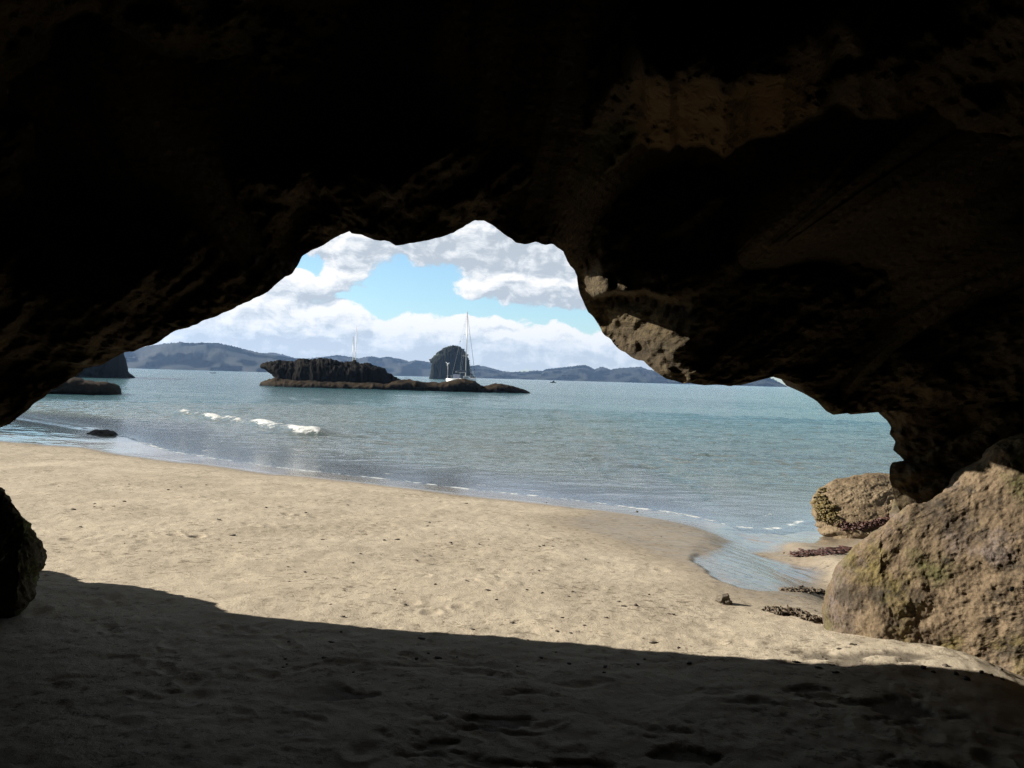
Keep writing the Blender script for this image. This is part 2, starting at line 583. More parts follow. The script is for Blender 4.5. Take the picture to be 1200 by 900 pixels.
# ------------------------------------------------------------------ materials
def rock_mat(name, cols, scale=1.0, bump=.5, patch=None, strata=None, rough=.9, pit=True):
    m, nt, b, pos = new_mat(name)
    v = nt.mapping(pos, (scale,) * 3)
    if strata:
        vs = nt.mapping(pos, strata[1], strata[0])
        sn = nt.noise(vs, 1.0, 7, .65, .4)
    big = nt.noise(v, 1.3, 8, .62, .3)
    mid = nt.noise(v, 6.0, 8, .65)
    fin = nt.noise(v, 38.0, 5, .7)
    mixf = nt.math('ADD', nt.math('MULTIPLY', big, .55), nt.math('MULTIPLY', mid, .45))
    if strata: mixf = nt.math('ADD', nt.math('MULTIPLY', mixf, .45), nt.math('MULTIPLY', sn, .55))
    n = len(cols)
    c = nt.ramp(mixf, [(.30 + .40 * i / (n - 1), cols[i]) for i in range(n)])
    if patch:
        for (pc, sc_, lo, hi, off) in patch:
            pf = nt.noise(nt.vmath('ADD', v, (off, off * .7, off * 1.3)), sc_, 7, .68)
            c = nt.mix(nt.mapr(pf, lo, hi, 0, .9), c, pc)
    sp = nt.mapr(fin, .38, .62, .72, 1.22)
    cc = nt.new('ShaderNodeCombineXYZ')
    for k in range(3): nt.put(cc.inputs[k], sp)
    c = nt.mix(1.0, c, cc.outputs[0], 'MULTIPLY')
    nt.put(b.inputs['Base Color'], c)
    b.inputs['Roughness'].default_value = rough
    b.inputs['Specular IOR Level'].default_value = .25
    h = nt.math('ADD', nt.math('MULTIPLY', mid, .8), nt.math('MULTIPLY', fin, .28))
    if pit:
        w = nt.voro(nt.vmath('ADD', v, nt.vmath('MULTIPLY', nt.new('ShaderNodeTexNoise').outputs['Color'], (.0, .0, .0))), 13.0)
        h = nt.math('ADD', h, nt.math('MULTIPLY', nt.mapr(w, .05, .45, 0, 1, True), .35))
    if strata: h = nt.math('ADD', h, nt.math('MULTIPLY', sn, 1.1))
    nt.put(b.inputs['Normal'], nt.bump(h, bump, .06 / scale))
    return m


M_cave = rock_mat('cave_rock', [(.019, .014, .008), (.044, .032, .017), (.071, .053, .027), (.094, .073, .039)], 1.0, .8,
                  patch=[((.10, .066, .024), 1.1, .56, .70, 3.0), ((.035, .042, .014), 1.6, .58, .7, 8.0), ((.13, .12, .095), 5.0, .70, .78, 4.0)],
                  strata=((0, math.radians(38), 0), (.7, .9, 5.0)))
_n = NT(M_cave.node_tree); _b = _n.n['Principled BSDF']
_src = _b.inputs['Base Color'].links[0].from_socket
_n.put(_b.inputs['Base Color'], _n.mix(_n.math('MULTIPLY', _n.attr('pale_ledge'), .85), _src, (.105, .068, .028)))
M_boulder = rock_mat('barnacled_rock', [(.042, .031, .019), (.084, .060, .036), (.125, .091, .056), (.172, .13, .085)], 1.6, .55,
                     patch=[((.125, .100, .032), 1.3, .56, .68, 2.0), ((.105, .085, .080), 1.1, .52, .66, 6.0), ((.034, .026, .017), 2.2, .54, .64, 9.0),
                            ((.062, .060, .020), 1.0, .54, .66, 14.0), ((.030, .024, .017), 5.5, .58, .66, 21.0)])
M_pale = rock_mat('layered_pale_rock', [(.050, .034, .020), (.115, .082, .048), (.18, .138, .086), (.25, .20, .135)], 1.3, .9,
                  patch=[((.16, .10, .06), 2.4, .60, .70, 5.0)], strata=((0, math.radians(16), math.radians(20)), (1.2, 2.5, 9.0)))
M_mossy = rock_mat('mossy_dark_rock', [(.035, .026, .016), (.075, .055, .03), (.11, .085, .048)], 1.5, .9,
                   patch=[((.085, .11, .018), 1.2, .50, .62, 3.5)])
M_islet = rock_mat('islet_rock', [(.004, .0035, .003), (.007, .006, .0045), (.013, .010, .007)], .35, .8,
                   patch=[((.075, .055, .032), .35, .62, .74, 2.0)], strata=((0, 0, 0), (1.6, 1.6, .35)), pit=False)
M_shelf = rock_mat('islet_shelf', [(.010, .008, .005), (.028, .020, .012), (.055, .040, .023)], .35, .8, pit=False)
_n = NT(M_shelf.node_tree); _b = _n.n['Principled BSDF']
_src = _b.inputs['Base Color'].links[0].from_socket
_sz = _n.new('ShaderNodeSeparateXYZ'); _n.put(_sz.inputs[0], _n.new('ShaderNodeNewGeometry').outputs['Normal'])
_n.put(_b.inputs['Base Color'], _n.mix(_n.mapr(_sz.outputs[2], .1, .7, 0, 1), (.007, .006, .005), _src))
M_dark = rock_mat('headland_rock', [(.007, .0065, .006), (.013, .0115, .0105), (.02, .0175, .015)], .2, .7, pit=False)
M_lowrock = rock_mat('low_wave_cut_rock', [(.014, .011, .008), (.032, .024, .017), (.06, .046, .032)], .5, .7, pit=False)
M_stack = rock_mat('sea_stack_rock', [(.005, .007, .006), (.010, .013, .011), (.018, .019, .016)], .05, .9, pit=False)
for _m in (M_islet, M_shelf, M_dark, M_lowrock, M_stack): _m.node_tree.nodes['Principled BSDF'].inputs['Specular IOR Level'].default_value = .06
M_hill = rock_mat('forested_hills', [(.0035, .005, .0045), (.0045, .0062, .005), (.006, .0076, .006)], .02, .9, pit=False)
M_beachstone = rock_mat('beach_stone', [(.05, .042, .033), (.10, .085, .065), (.16, .135, .10)], 6.0, .8, pit=False)
M_wetstone = rock_mat('wet_stone', [(.02, .018, .015), (.05, .044, .037), (.09, .08, .068)], 4.0, .8, pit=False, rough=.55)
M_weed_y = plain_mat('yellow_bladder_weed', (.075, .052, .008), .6, vary=.6, scale=22)
M_weed_r = plain_mat('red_seaweed', (.048, .017, .011), .55, vary=.5, scale=30)
M_weed_k = plain_mat('brown_kelp', (.075, .055, .034), .7, vary=.6, scale=45)
M_weed_d = plain_mat('dark_dried_seaweed', (.045, .035, .025), .8, vary=.5, scale=40)
M_shell = plain_mat('white_shell', (.30, .28, .25), .5)
M_white = plain_mat('white_hull_paint', (.78, .79, .80), .35, vary=.04)
M_scrub = plain_mat('dark_scrub', (.008, .013, .008), .9, vary=.5, scale=.5)
M_window = plain_mat('dark_window', (.03, .035, .045), .15)
M_alu = plain_mat('mast_aluminium', (.42, .40, .38), .4, .3, vary=.08)
M_bluecanvas = plain_mat('navy_canvas', (.035, .05, .085), .85)
M_darkhull = plain_mat('dark_hull_paint', (.03, .04, .06), .5)
M_gull = plain_mat('white_feathers', (.75, .75, .74), .8, vary=.05)
M_gullgrey = plain_mat('grey_feathers', (.32, .33, .35), .8, vary=.08)
M_beak = plain_mat('red_bill', (.35, .05, .02), .5)

# sand
M_sand, nt, b, pos = new_mat('beach_sand')
wet = nt.attr('wet'); soak = nt.attr('soak')
big = nt.noise(pos, .7, 6, .6); mid = nt.noise(pos, 5.0, 6, .65); grain = nt.noise(pos, 420.0, 3, .7)
fl = nt.noise(nt.mapping(pos, (1, 1.2, 1)), 13.0, 7, .75)
f = nt.math('ADD', nt.math('MULTIPLY', big, .6), nt.math('MULTIPLY', mid, .4))
c = nt.ramp(f, [(.3, (.325, .276, .206)), (.5, (.374, .321, .244)), (.7, (.414, .359, .277))])
c = nt.mix(nt.math('MULTIPLY', nt.mapr(fl, .535, .60, 0, .8), nt.mapr(nt.noise(pos, .9, 3, .6), .40, .60, .25, 1)), c, (.085, .066, .043))
gv = nt.new('ShaderNodeCombineXYZ')
for k in range(3): nt.put(gv.inputs[k], nt.mapr(grain, .3, .7, .94, 1.06))
c = nt.mix(1.0, c, gv.outputs[0], 'MULTIPLY')
mot = nt.noise(nt.mapping(pos, (.35, .8, 1), (0, 0, .25)), 1.4, 7, .68)
mv = nt.new('ShaderNodeCombineXYZ')
for k in range(3): nt.put(mv.inputs[k], nt.mapr(mot, .34, .66, .87, 1.08))
c = nt.mix(1.0, c, mv.outputs[0], 'MULTIPLY')
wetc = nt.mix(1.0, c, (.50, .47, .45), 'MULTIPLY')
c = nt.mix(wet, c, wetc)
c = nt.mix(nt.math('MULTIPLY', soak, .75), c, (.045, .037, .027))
nt.put(b.inputs['Base Color'], c)
wn = nt.math('ADD', wet, nt.math('MULTIPLY', nt.math('SUBTRACT', nt.noise(nt.mapping(pos, (1.2, 3.5, 1)), 2.6, 5, .6), .5), .9))
gloss = nt.math('MULTIPLY', nt.mapr(wn, .38, .72, 0, 1, True), wet)
nt.put(b.inputs['Roughness'], nt.mapr(gloss, 0, 1, .92, .10))
nt.put(b.inputs['Specular IOR Level'], nt.mapr(gloss, 0, 1, .15, .55))
dry = nt.math('SUBTRACT', 1.0, nt.math('MULTIPLY', wet, .93))
h = nt.math('ADD', nt.math('MULTIPLY', nt.noise(pos, 60.0, 6, .75), .55), nt.math('MULTIPLY', grain, .04))
h = nt.math('ADD', h, nt.math('MULTIPLY', nt.mapr(nt.noise(nt.mapping(pos, (1, 1.3, 1)), 11.0, 6, .7), .26, .40, -1.0, 0, True), 1.2))
h = nt.math('MULTIPLY', h, dry)
nt.put(b.inputs['Normal'], nt.bump(h, .7, .02))

# sea water
M_water, nt, b, pos = new_mat('sea_water')
depth = nt.attr('depth'); foam = nt.attr('foam')
dist = nt.vmath('LENGTH', pos)
w1 = nt.noise(nt.mapping(pos, (.55, 1.0, 1)), 1.1, 5, .6, .3)
w2 = nt.noise(nt.mapping(pos, (.9, 1.1, 1), (0, 0, .5)), 4.0, 6, .68, .2)
w3 = nt.noise(nt.mapping(pos, (.5, 1.0, 1), (0, 0, -.3)), .16, 4, .55)
hh = nt.math('ADD', nt.math('MULTIPLY', w1, .34), nt.math('MULTIPLY', w2, .23))
hh = nt.math('ADD', hh, nt.math('MULTIPLY', w3, .55))
calm = nt.mapr(depth, 0.0, .25, .12, 1.0)
hh = nt.math('MULTIPLY', hh, calm)
nb = nt.bump(hh, 1.0, 1.0)
band = nt.noise(nt.mapping(pos, (.012, .05, 1)), 1.0, 5, .6)
deep = nt.ramp(band, [(.35, (.040, .108, .130)), (.65, (.076, .162, .180))])
shal = nt.mix(nt.mapr(depth, .3, 2.6, 0, 1), (.115, .155, .138), deep)
fo_n = nt.noise(nt.mapping(pos, (1.0, 1.2, 1)), 3.0, 8, .75)
fo = nt.mapr(nt.math('ADD', foam, nt.math('MULTIPLY', nt.math('SUBTRACT', fo_n, .5), 2.6)), .40, .80, 0, 1, True)
fo = nt.math('MULTIPLY', fo, nt.mapr(foam, .03, .2, 0, 1))
nt.put(b.inputs['Base Color'], nt.mix(fo, shal, (.60, .62, .62)))
nt.put(b.inputs['Roughness'], nt.mapr(fo, 0, 1, .13, .7))
b.inputs['IOR'].default_value = 1.333
al = nt.math('SUBTRACT', 1.0, nt.math('EXPONENT', nt.math('MULTIPLY', depth, -1.5)))
nt.l.new(nb, b.inputs['Normal'])
tr = nt.new('ShaderNodeBsdfTransparent'); tr.inputs[0].default_value = (.90, .95, .93, 1)
gl = nt.new('ShaderNodeBsdfGlossy'); gl.inputs['Roughness'].default_value = .08; nt.l.new(nb, gl.inputs['Normal'])
fr = nt.new('ShaderNodeFresnel'); fr.inputs['IOR'].default_value = 1.333; nt.l.new(nb, fr.inputs['Normal'])
clear = nt.new('ShaderNodeMixShader'); nt.l.new(fr.outputs[0], clear.inputs[0]); nt.l.new(tr.outputs[0], clear.inputs[1]); nt.l.new(gl.outputs[0], clear.inputs[2])
fin = nt.new('ShaderNodeMixShader')
nt.put(fin.inputs[0], nt.math('MAXIMUM', al, fo)); nt.l.new(clear.outputs[0], fin.inputs[1]); nt.l.new(b.outputs[0], fin.inputs[2])
nt.l.new(fin.outputs[0], nt.n['Material Output'].inputs['Surface'])

# ------------------------------------------------------------------ sand: one polar sheet round the camera
r = [.25]
while r[-1] < 70: r.append(r[-1] * (1.0046 if 2.6 < r[-1] < 34 else 1.03))
r = np.array(r)
front = np.radians(np.linspace(-37, 37, 560)); rest = np.radians(np.linspace(37, 323, 120)[1:-1])
th = np.concatenate([front, rest])
X = r[:, None] * np.sin(th)[None]; Y = r[:, None] * np.cos(th)[None]
Z, Ush, chan, wetn = sand_full(X, Y)
Z = press_feet(X, Y, Z)
wet = np.maximum(1 - sstep(Ush, 1.0, 2.1), 0)
wet = np.maximum(wet, np.maximum(chan, .62 * wetn))
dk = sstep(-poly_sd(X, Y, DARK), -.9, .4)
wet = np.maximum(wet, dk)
p_ = np.stack([X, Y, 0 * X], -1)
soak = sstep(fbm(p_ * np.array([1.6, 3.4, 1]) + 3.7, 5, .6), .12, .42) * sstep(-Y, -5.3, -4.6) * sstep(perlin(p_ * .7 + 1.3), -.25, .2)
Z = Z - .012 * soak
V = np.stack([X, Y, Z], -1).reshape(-1, 3)
q = grid_faces(len(r), len(th), True)[:, ::-1]
V = np.concatenate([V, [[0, 0, Z[0].mean()]]])
tris = [(i, (i + 1) % len(th), len(V) - 1) for i in range(len(th))]
ext = lambda a: np.concatenate([a.ravel(), [0]])
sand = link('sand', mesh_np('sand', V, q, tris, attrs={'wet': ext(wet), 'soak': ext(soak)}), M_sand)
tag(sand, kind='structure')

# ------------------------------------------------------------------ sea: polar sheet with low waves
WAVE_A = plane_hit(*np.array([(205, 483), (213, 483.7), (231, 486), (239, 487.5), (286, 494), (296, 496.5), (325, 501), (335, 504), (356, 508), (378, 509), (395, 509)], float).T, WATER_Z)
WAVE_B = plane_hit(*np.array([(8, 485.5), (45, 493), (75, 498), (98, 501.5)], float).T, WATER_Z)
WAVE_C = plane_hit(*np.array([(158, 518), (172, 521), (186, 525)], float).T, WATER_Z)
WAVE_D = plane_hit(*np.array([(110, 515), (130, 507)], float).T, WATER_Z)
r = [8.0]
while r[-1] < 60: r.append(r[-1] * 1.0042)
while r[-1] < 4400: r.append(r[-1] * 1.02)
r = np.array(r)
front = np.radians(np.linspace(-37, 37, 420)); rest = np.radians(np.linspace(37, 323, 100)[1:-1])
th = np.concatenate([front, rest])
X = r[:, None] * np.sin(th)[None]; Y = r[:, None] * np.cos(th)[None]
zb, Uw = sand_base(X, Y)
dep = np.where(r[:, None] < 58, np.clip(WATER_Z - zb, -.5, 4), 3.0)
p = np.stack([X, Y, 0 * X], -1)
amp = sstep(-Uw, 0, 8) * (1 - sstep(r, 120, 400))[:, None]
swell = amp * (.05 * np.sin(.55 * (Y * .94 + X * .34) + 1.3 * perlin(p * .06)) * (.6 + perlin(p * .09 + 3)) + .055 * fbm(p * np.array([.5, .9, 1]), 4, .6))
dA = line_d(X, Y, WAVE_A); dB = line_d(X, Y, WAVE_B); dC = line_d(X, Y, WAVE_C)
pxl = 600 + FPX * X / np.maximum(Y, .1)                     # which stretch of the crest is breaking
alongA = np.zeros_like(X)
for a_, b_, k_ in ((211, 228, .6), (238, 262, 1.0), (260, 289, .75), (295, 327, 1.05), (334, 380, 1.3)):
    alongA = np.maximum(alongA, k_ * sstep(pxl, a_ - 5, a_ + .35 * (b_ - a_)) * (1 - sstep(pxl, b_ - .4 * (b_ - a_), b_ + 8)))
alongA = np.maximum(alongA, .46 * sstep(pxl, 195, 215) * (1 - sstep(pxl, 375, 400))) * (1 + .8 * perlin(np.stack([X * 2.1, Y * .6, 0 * X + 1], -1)))
crest = (.06 + .16 * np.clip(alongA, 0, 1.1)) * np.exp(-(dA / .50) ** 2) + .05 * np.exp(-(dB / .6) ** 2)
swell = swell + crest * (r[:, None] < 60)
foam = np.maximum.reduce([1.0 * np.exp(-(dA / (.28 + .42 * np.clip(alongA, 0, 1.2))) ** 2) * np.clip(alongA, 0, 1), .62 * np.exp(-(dB / .55) ** 2),
                          .62 * np.exp(-(dC / .35) ** 2), .66 * np.exp(-((Uw + .10) / .11) ** 2) * (X < 5.0), .40 * np.exp(-((Uw + .85 + .3 * perlin(np.stack([X * .4, Y * .1, 0 * X + 9], -1))) / .14) ** 2) * (X < 5.0)])
foam = np.where(r[:, None] < 60, foam, 0)
V = np.stack([X, Y, WATER_Z + swell], -1)
# no water needed where the sand is well above it
q = grid_faces(len(r), len(th), True)[:, ::-1]
hi = (Uw > 1.2).ravel() & np.repeat(r < 57, len(th))
q = q[~hi[q].all(1)]
sea = link('water', mesh_np('water', V, q, attrs={'depth': np.clip(dep, 0, 4), 'foam': foam}), M_water)
tag(sea, kind='structure')

# ------------------------------------------------------------------ the cave: one rock shell with its mouth traced at its real distance
LIP = [  # px, py, distance ahead (m)
    (-330, 660, 5.45), (-260, 615, 5.45), (-150, 572, 5.45), (-60, 532, 5.45), (0, 502, 5.29), (12, 497, 5.27), (20, 489, 5.27), (35, 478, 5.26), (50, 465, 5.24), (65, 455, 5.22),
    (80, 447, 5.22), (90, 440, 5.21), (95, 435, 5.2), (100, 430, 5.18), (115, 429, 5.16), (125, 424, 5.15), (133, 419, 5.13), (141, 415, 5.11), (150, 411, 5.09), (162, 410.5, 5.07),
    (178, 404, 5.05), (190, 398, 5.03), (200, 390, 5.01), (210, 386, 4.99), (222, 384, 4.97), (235, 377, 4.96), (250, 372, 4.95), (262, 367, 4.95), (275, 362, 4.94), (290, 353, 4.92),
    (305, 346.5, 4.9), (315, 342, 4.92), (322, 334, 4.93), (332, 326, 4.95), (343, 320, 5), (347, 314, 5.03), (351, 307, 5.05), (355, 300, 5.05), (365, 293, 5.04), (380, 287, 5.03),
    (395, 278, 4.98), (409, 271, 4.95), (412, 274, 4.94), (425, 276, 4.92), (440, 281, 4.88), (457, 283, 4.86), (464, 287.5, 4.84), (475, 286, 4.81), (490, 283, 4.8), (520, 278, 4.79),
    (535, 270, 4.8), (545, 264, 4.8), (556, 257.5, 4.81), (567, 258, 4.81), (575, 262, 4.83), (583, 269, 4.83), (595, 277, 4.84), (605, 283, 4.85), (615, 286, 4.85), (622, 285, 4.86),
    (628, 283.5, 4.87), (636, 286, 4.87), (648, 286, 4.93), (655, 291, 5), (661, 295, 5.2), (664, 305, 5.35), (668, 312, 5.46), (673, 317, 5.61), (676, 325, 5.69), (677, 335, 5.72),
    (680, 345, 5.77), (684, 355, 5.83), (688, 365, 5.9), (695, 371, 5.93), (701, 379, 5.93), (705, 388, 5.93), (712, 395, 5.93), (718, 402, 5.89), (725, 408, 5.85), (740, 419, 5.75),
    (755, 423, 5.62), (765, 432, 5.54), (775, 441, 5.52), (785, 446, 5.51), (800, 449.5, 5.48), (812, 449, 5.47), (825, 451, 5.46), (840, 450.5, 5.45), (855, 452.5, 5.48), (870, 451, 5.52),
    (882, 446, 5.53), (892, 443, 5.53), (900, 440.5, 5.53), (910, 443, 5.53), (925, 446, 5.54), (938, 451.5, 5.54), (943, 460, 5.54), (950, 465, 5.55), (960, 472, 5.57), (968, 481, 5.58),
    (977, 486, 5.61), (990, 484, 5.66), (997, 486, 5.68), (1003, 480, 5.7), (1015, 479, 5.74), (1026, 476, 5.79), (1030, 484, 5.8), (1038, 492, 5.85), (1044, 500, 5.88), (1043, 508, 5.87),
    (1049, 517, 5.88), (1047, 528, 5.88), (1055, 535, 5.88), (1060, 540, 5.88), (1046, 541, 5.88), (1043, 546, 5.87), (1042, 562, 5.87), (1048, 585, 5.88), (1062, 615, 5.88), (1085, 650, 5.88),
    (1130, 700, 5.88)]
NC = 1000
lip = resample(np.array(LIP), NC)
lip[:, 2] = smooth1(lip[:, 2:3], 6)[:, 0]
jag = np.stack([fbm(np.stack([np.arange(NC) * .11, np.full(NC, k), np.zeros(NC)], -1), 3) for k in (1.5, 7.5)], -1)
lip[:, :2] += jag * 1.5
ctr = np.array([600.0, 430.0])
sm = smooth1(lip[:, :2], 40) - ctr
phi = np.unwrap(np.arctan2(sm[:, 1], sm[:, 0]) % (2 * np.pi))
lo_, hi_ = phi[0], phi[-1]
phi = np.maximum.accumulate(phi)
phi = .55 * phi + .45 * np.linspace(phi[0], phi[-1], NC)
# the feet of the arch run down to the left and right wall
pa, pb = math.radians(180 - 33), math.radians(360 + 27)
phi = pa + (phi - phi[0]) / (phi[-1] - phi[0]) * (pb - pa)
OUT = ctr + 2300 * np.stack([np.cos(phi), np.sin(phi)], -1)
steps = [0.0]
while steps[-1] < 700: steps.append(steps[-1] + min(3.4, 1.2 + steps[-1] * .06))
while steps[-1] < 1900: steps.append(steps[-1] + 14 + (steps[-1] - 700) * .03)
steps = np.array(steps)
L2 = lip[:, :2]
dvec = OUT - L2; dl = np.linalg.norm(dvec, axis=1)
wgt = np.minimum(steps[:, None] / dl[None], .97)
Pp = L2[None] + dvec[None] * wgt[..., None]                # (rows, cols, 2) where each point stands in the photo
dirs = Fv + ((Pp[..., 0] - 600) / FPX)[..., None] * Rv - ((Pp[..., 1] - 450) / FPX)[..., None] * Uv
dn = np.linalg.norm(dirs, axis=-1, keepdims=True); dirs_n = dirs / dn


def hull_r(d):
    """distance from the camera to the cave's big rounded room"""
    c = np.array([0.2, -1.0, .7]); s = np.array([5.0, 7.6, 3.35])
    lo = np.zeros(d.shape[:-1]); hi = np.full(d.shape[:-1], 20.0)
    for _ in range(40):
        m = (lo + hi) / 2
        pt = (CAM + d * m[..., None] - c) / s
        inside = (np.abs(pt) ** 2.6).sum(-1) < 1
        lo = np.where(inside, m, lo); hi = np.where(inside, hi, m)
    return lo


lipr = lip[:, 2] * (dn[0, :, 0] / dirs[0, :, 1])
hr = hull_r(dirs_n)
t = sstep(steps[:, None] * np.ones((1, NC)), 0, 640)
rr = lipr[None] * (1 - t) + np.minimum(hr, 20) * t
px = Pp[..., 0]; py = Pp[..., 1]


def gauss(cx, cy, rx, ry): return np.exp(-(((px - cx) / rx) ** 2 + ((py - cy) / ry) ** 2))


# the hanging mass on the right: a nose of rock whose front stands up nearly plumb and leans back as it rises,
# under a ledge that juts towards the camera
inR = sstep(px, 655, 715) * (1 - sstep(px, 1000, 1230))
brow = 344 + 9 * perlin(np.stack([px * .035, 0 * px, 0 * px + 8.0], -1)) + 4 * perlin(np.stack([px * .12, 0 * px, 0 * px + 5.0], -1)) + .10 * (px - 740) * (px > 740)
face = np.interp(py, [60, 178, 250, 330, 455, 520], [5.18, 5.38, 5.30, 5.25, 5.26, 5.48])
nose = np.interp(py, [300, 345, 405, 440, 460], [5.40, 5.40, 5.35, 5.37, 5.44]) + np.interp(px, [660, 690, 705, 740, 775, 810, 850, 960], [.50, .52, .48, .30, .11, .0, .04, .16])
face = face + .15 * sstep(px, 800, 900)
face = face + (nose - face) * sstep((py - brow) / (1 + 14 * sstep(px, 780, 880)), -3, 4)
under = sstep(steps[:, None] + 0 * px, 0, 34)
inz = inR * sstep(py, 168, 186) * (1 - sstep(py, 470, 560)) * under
rr = rr * (1 - inz) + face * dn[..., 0] / dirs[..., 1].clip(.2) * inz
led_y = np.interp(px, [640, 700, 745, 800, 850, 900, 930, 975, 1010, 1060, 1130, 1200], [250, 215, 172, 170, 176, 158, 146, 124, 132, 140, 138, 160])
led_y = led_y + 12 * perlin(np.stack([px * .03, 0 * px, 0 * px + 2.0], -1)) + 6 * perlin(np.stack([px * .09, 0 * px, 0 * px + 4.0], -1))
above = 1 - sstep(py - led_y, -3, 5)
ledge = np.interp(py - led_y, [-160, -80, -30, 0], [0, .35, .55, .75]) * sstep(px, 660, 760) * (1 - sstep(px, 1050, 1300))
ledr = 4.55 - .011 * np.clip(led_y - py, 0, 130)
w_led = above * sstep(px, 655, 770) * (1 - sstep(px, 940, 1090)) * (1 - sstep(led_y - py, 70, 190))
rr = rr * (1 - w_led) + (ledr * dn[..., 0] / dirs[..., 1].clip(.2)) * w_led
# broad folds of the left ceiling
rr = rr + .25 * gauss(250, 130, 170, 45) - .22 * gauss(330, 215, 200, 40) + .22 * gauss(330, 165, 150, 28) - .2 * gauss(500, 165, 120, 45) + .18 * gauss(560, 90, 160, 40)
P3 = CAM + dirs_n * rr[..., None]
taper = (.12 + .88 * sstep(steps, 0, 55))[:, None]
st = np.array([[.79, 0, .62], [0, 1, 0], [-.62, 0, .79]])
Q = P3 @ st.T
strata_n = fbm(Q * np.array([.45, .7, 2.6]), 6, .55)
lump = fbm(P3 * .85 + 5, 5, .5)
pits = worley(P3 * 2.3, 5)
fine = fbm(P3 * 5.5 + 2, 4, .6)
disp = .17 * strata_n + .20 * lump - .10 * sstep(.5 - pits, 0, .4) + .05 * ridged(Q * np.array([.8, 1.2, 4.5]), 3)
disp = disp * (1 - .85 * gauss(755, 345, 130, 120)) * (1 - .6 * gauss(960, 400, 140, 90))
small = .035 * fine + .018 * fbm(P3 * 17, 3, .6) - .032 * sstep(.42 - worley(P3 * 7.5, 7), 0, .3)
rr2 = rr + disp * taper + small * (.35 + .65 * sstep(steps, 0, 20))[:, None]
inner = CAM + dirs_n * rr2[..., None]
# the part behind the camera: carry each column on round to the back of the room
back = []
d_end = dirs_n[-1]
pole = np.array([0.0, -1.0, -.05]); pole /= np.linalg.norm(pole)
om = np.arccos(np.clip(d_end @ pole, -1, 1))[:, None]
r_off = (rr2[-1] - hull_r(d_end))
for k in np.linspace(0, 1, 40)[1:]:
    d = (np.sin((1 - k) * om) * d_end + np.sin(k * om) * pole) / np.sin(om)
    d /= np.linalg.norm(d, axis=1)[:, None]
    base = CAM + d * hull_r(d)[:, None]
    dd = .17 * fbm((base @ st.T) * np.array([.45, .7, 2.6]), 5, .55) + .2 * fbm(base * .85 + 5, 5, .5)
    blend = min(1, k / .3)
    back.append(CAM + d * (hull_r(d) + dd * blend + r_off * (1 - blend))[:, None])
inner = np.concatenate([inner, np.array(back)], 0)
# the outer cliff over the mouth
lip3 = inner[0]
l2 = smooth1(lip3[:, [0, 2]], 45)
tan = np.gradient(l2, axis=0); nrm = np.stack([-tan[:, 1], tan[:, 0]], -1)
cen = np.array([0.0, .6]); flip = np.sign(((l2 - cen) * nrm).sum(1)); nrm *= flip[:, None]
nrm /= np.linalg.norm(nrm, axis=1)[:, None] + 1e-9
fan = np.stack([np.cos(np.linspace(math.pi * 1.02, -.02 * math.pi, NC)), np.sin(np.linspace(math.pi * 1.02, -.02 * math.pi, NC))], -1)
outer = []
for e, dy, ww in [(.05, .0, 0), (.12, -.0, 0), (.22, -.02, .1), (.35, -.05, .2), (.5, -.09, .3), (.7, -.14, .4), (1.0, -.22, .5), (1.4, -.32, .7), (1.9, -.45, .85), (2.6, -.65, .9),
                  (3.5, -.95, 1), (4.6, -1.4, 1), (6.0, -2.0, 1), (7.5, -2.9, 1), (9.0, -4.2, 1), (10.2, -6.0, 1), (11, -9, 1), (10.5, -13, 1), (8, -16, 1)]:
    n2 = nrm * (1 - ww) + fan * ww; n2 /= np.linalg.norm(n2, axis=1)[:, None]
    pt = np.stack([lip3[:, 0] + n2[:, 0] * e, lip3[:, 1] + dy, lip3[:, 2] + n2[:, 1] * e], -1)
    k = min(1, e / 1.5)
    pt[:, 1] -= k * (.25 + .35 * np.abs(fbm(pt * .8, 4)))
    pt[:, 1] += .95 * math.exp(-((e - .38) / .42) ** 2) * sstep(lip[:, 0], 715, 790) * (1 - sstep(lip[:, 0], 930, 985))  # bulge added on the unseen outer side, to shade the pillar
    outer.append(pt)
allP = np.concatenate([np.array(outer)[::-1], inner], 0)
pale_ledge = sstep(px, 735, 760) * (1 - sstep(px, 925, 975)) * above * (1 - sstep(led_y - py, 50, 95))  # mask of the lighter brown tint over the ledge
pale_ledge = np.concatenate([np.zeros((len(outer), NC)), pale_ledge, np.zeros((len(back), NC))], 0)
cave = link('cave', mesh_np('cave', allP, grid_faces(allP.shape[0], NC), attrs={'pale_ledge': pale_ledge}), M_cave)
tag(cave, kind='structure')


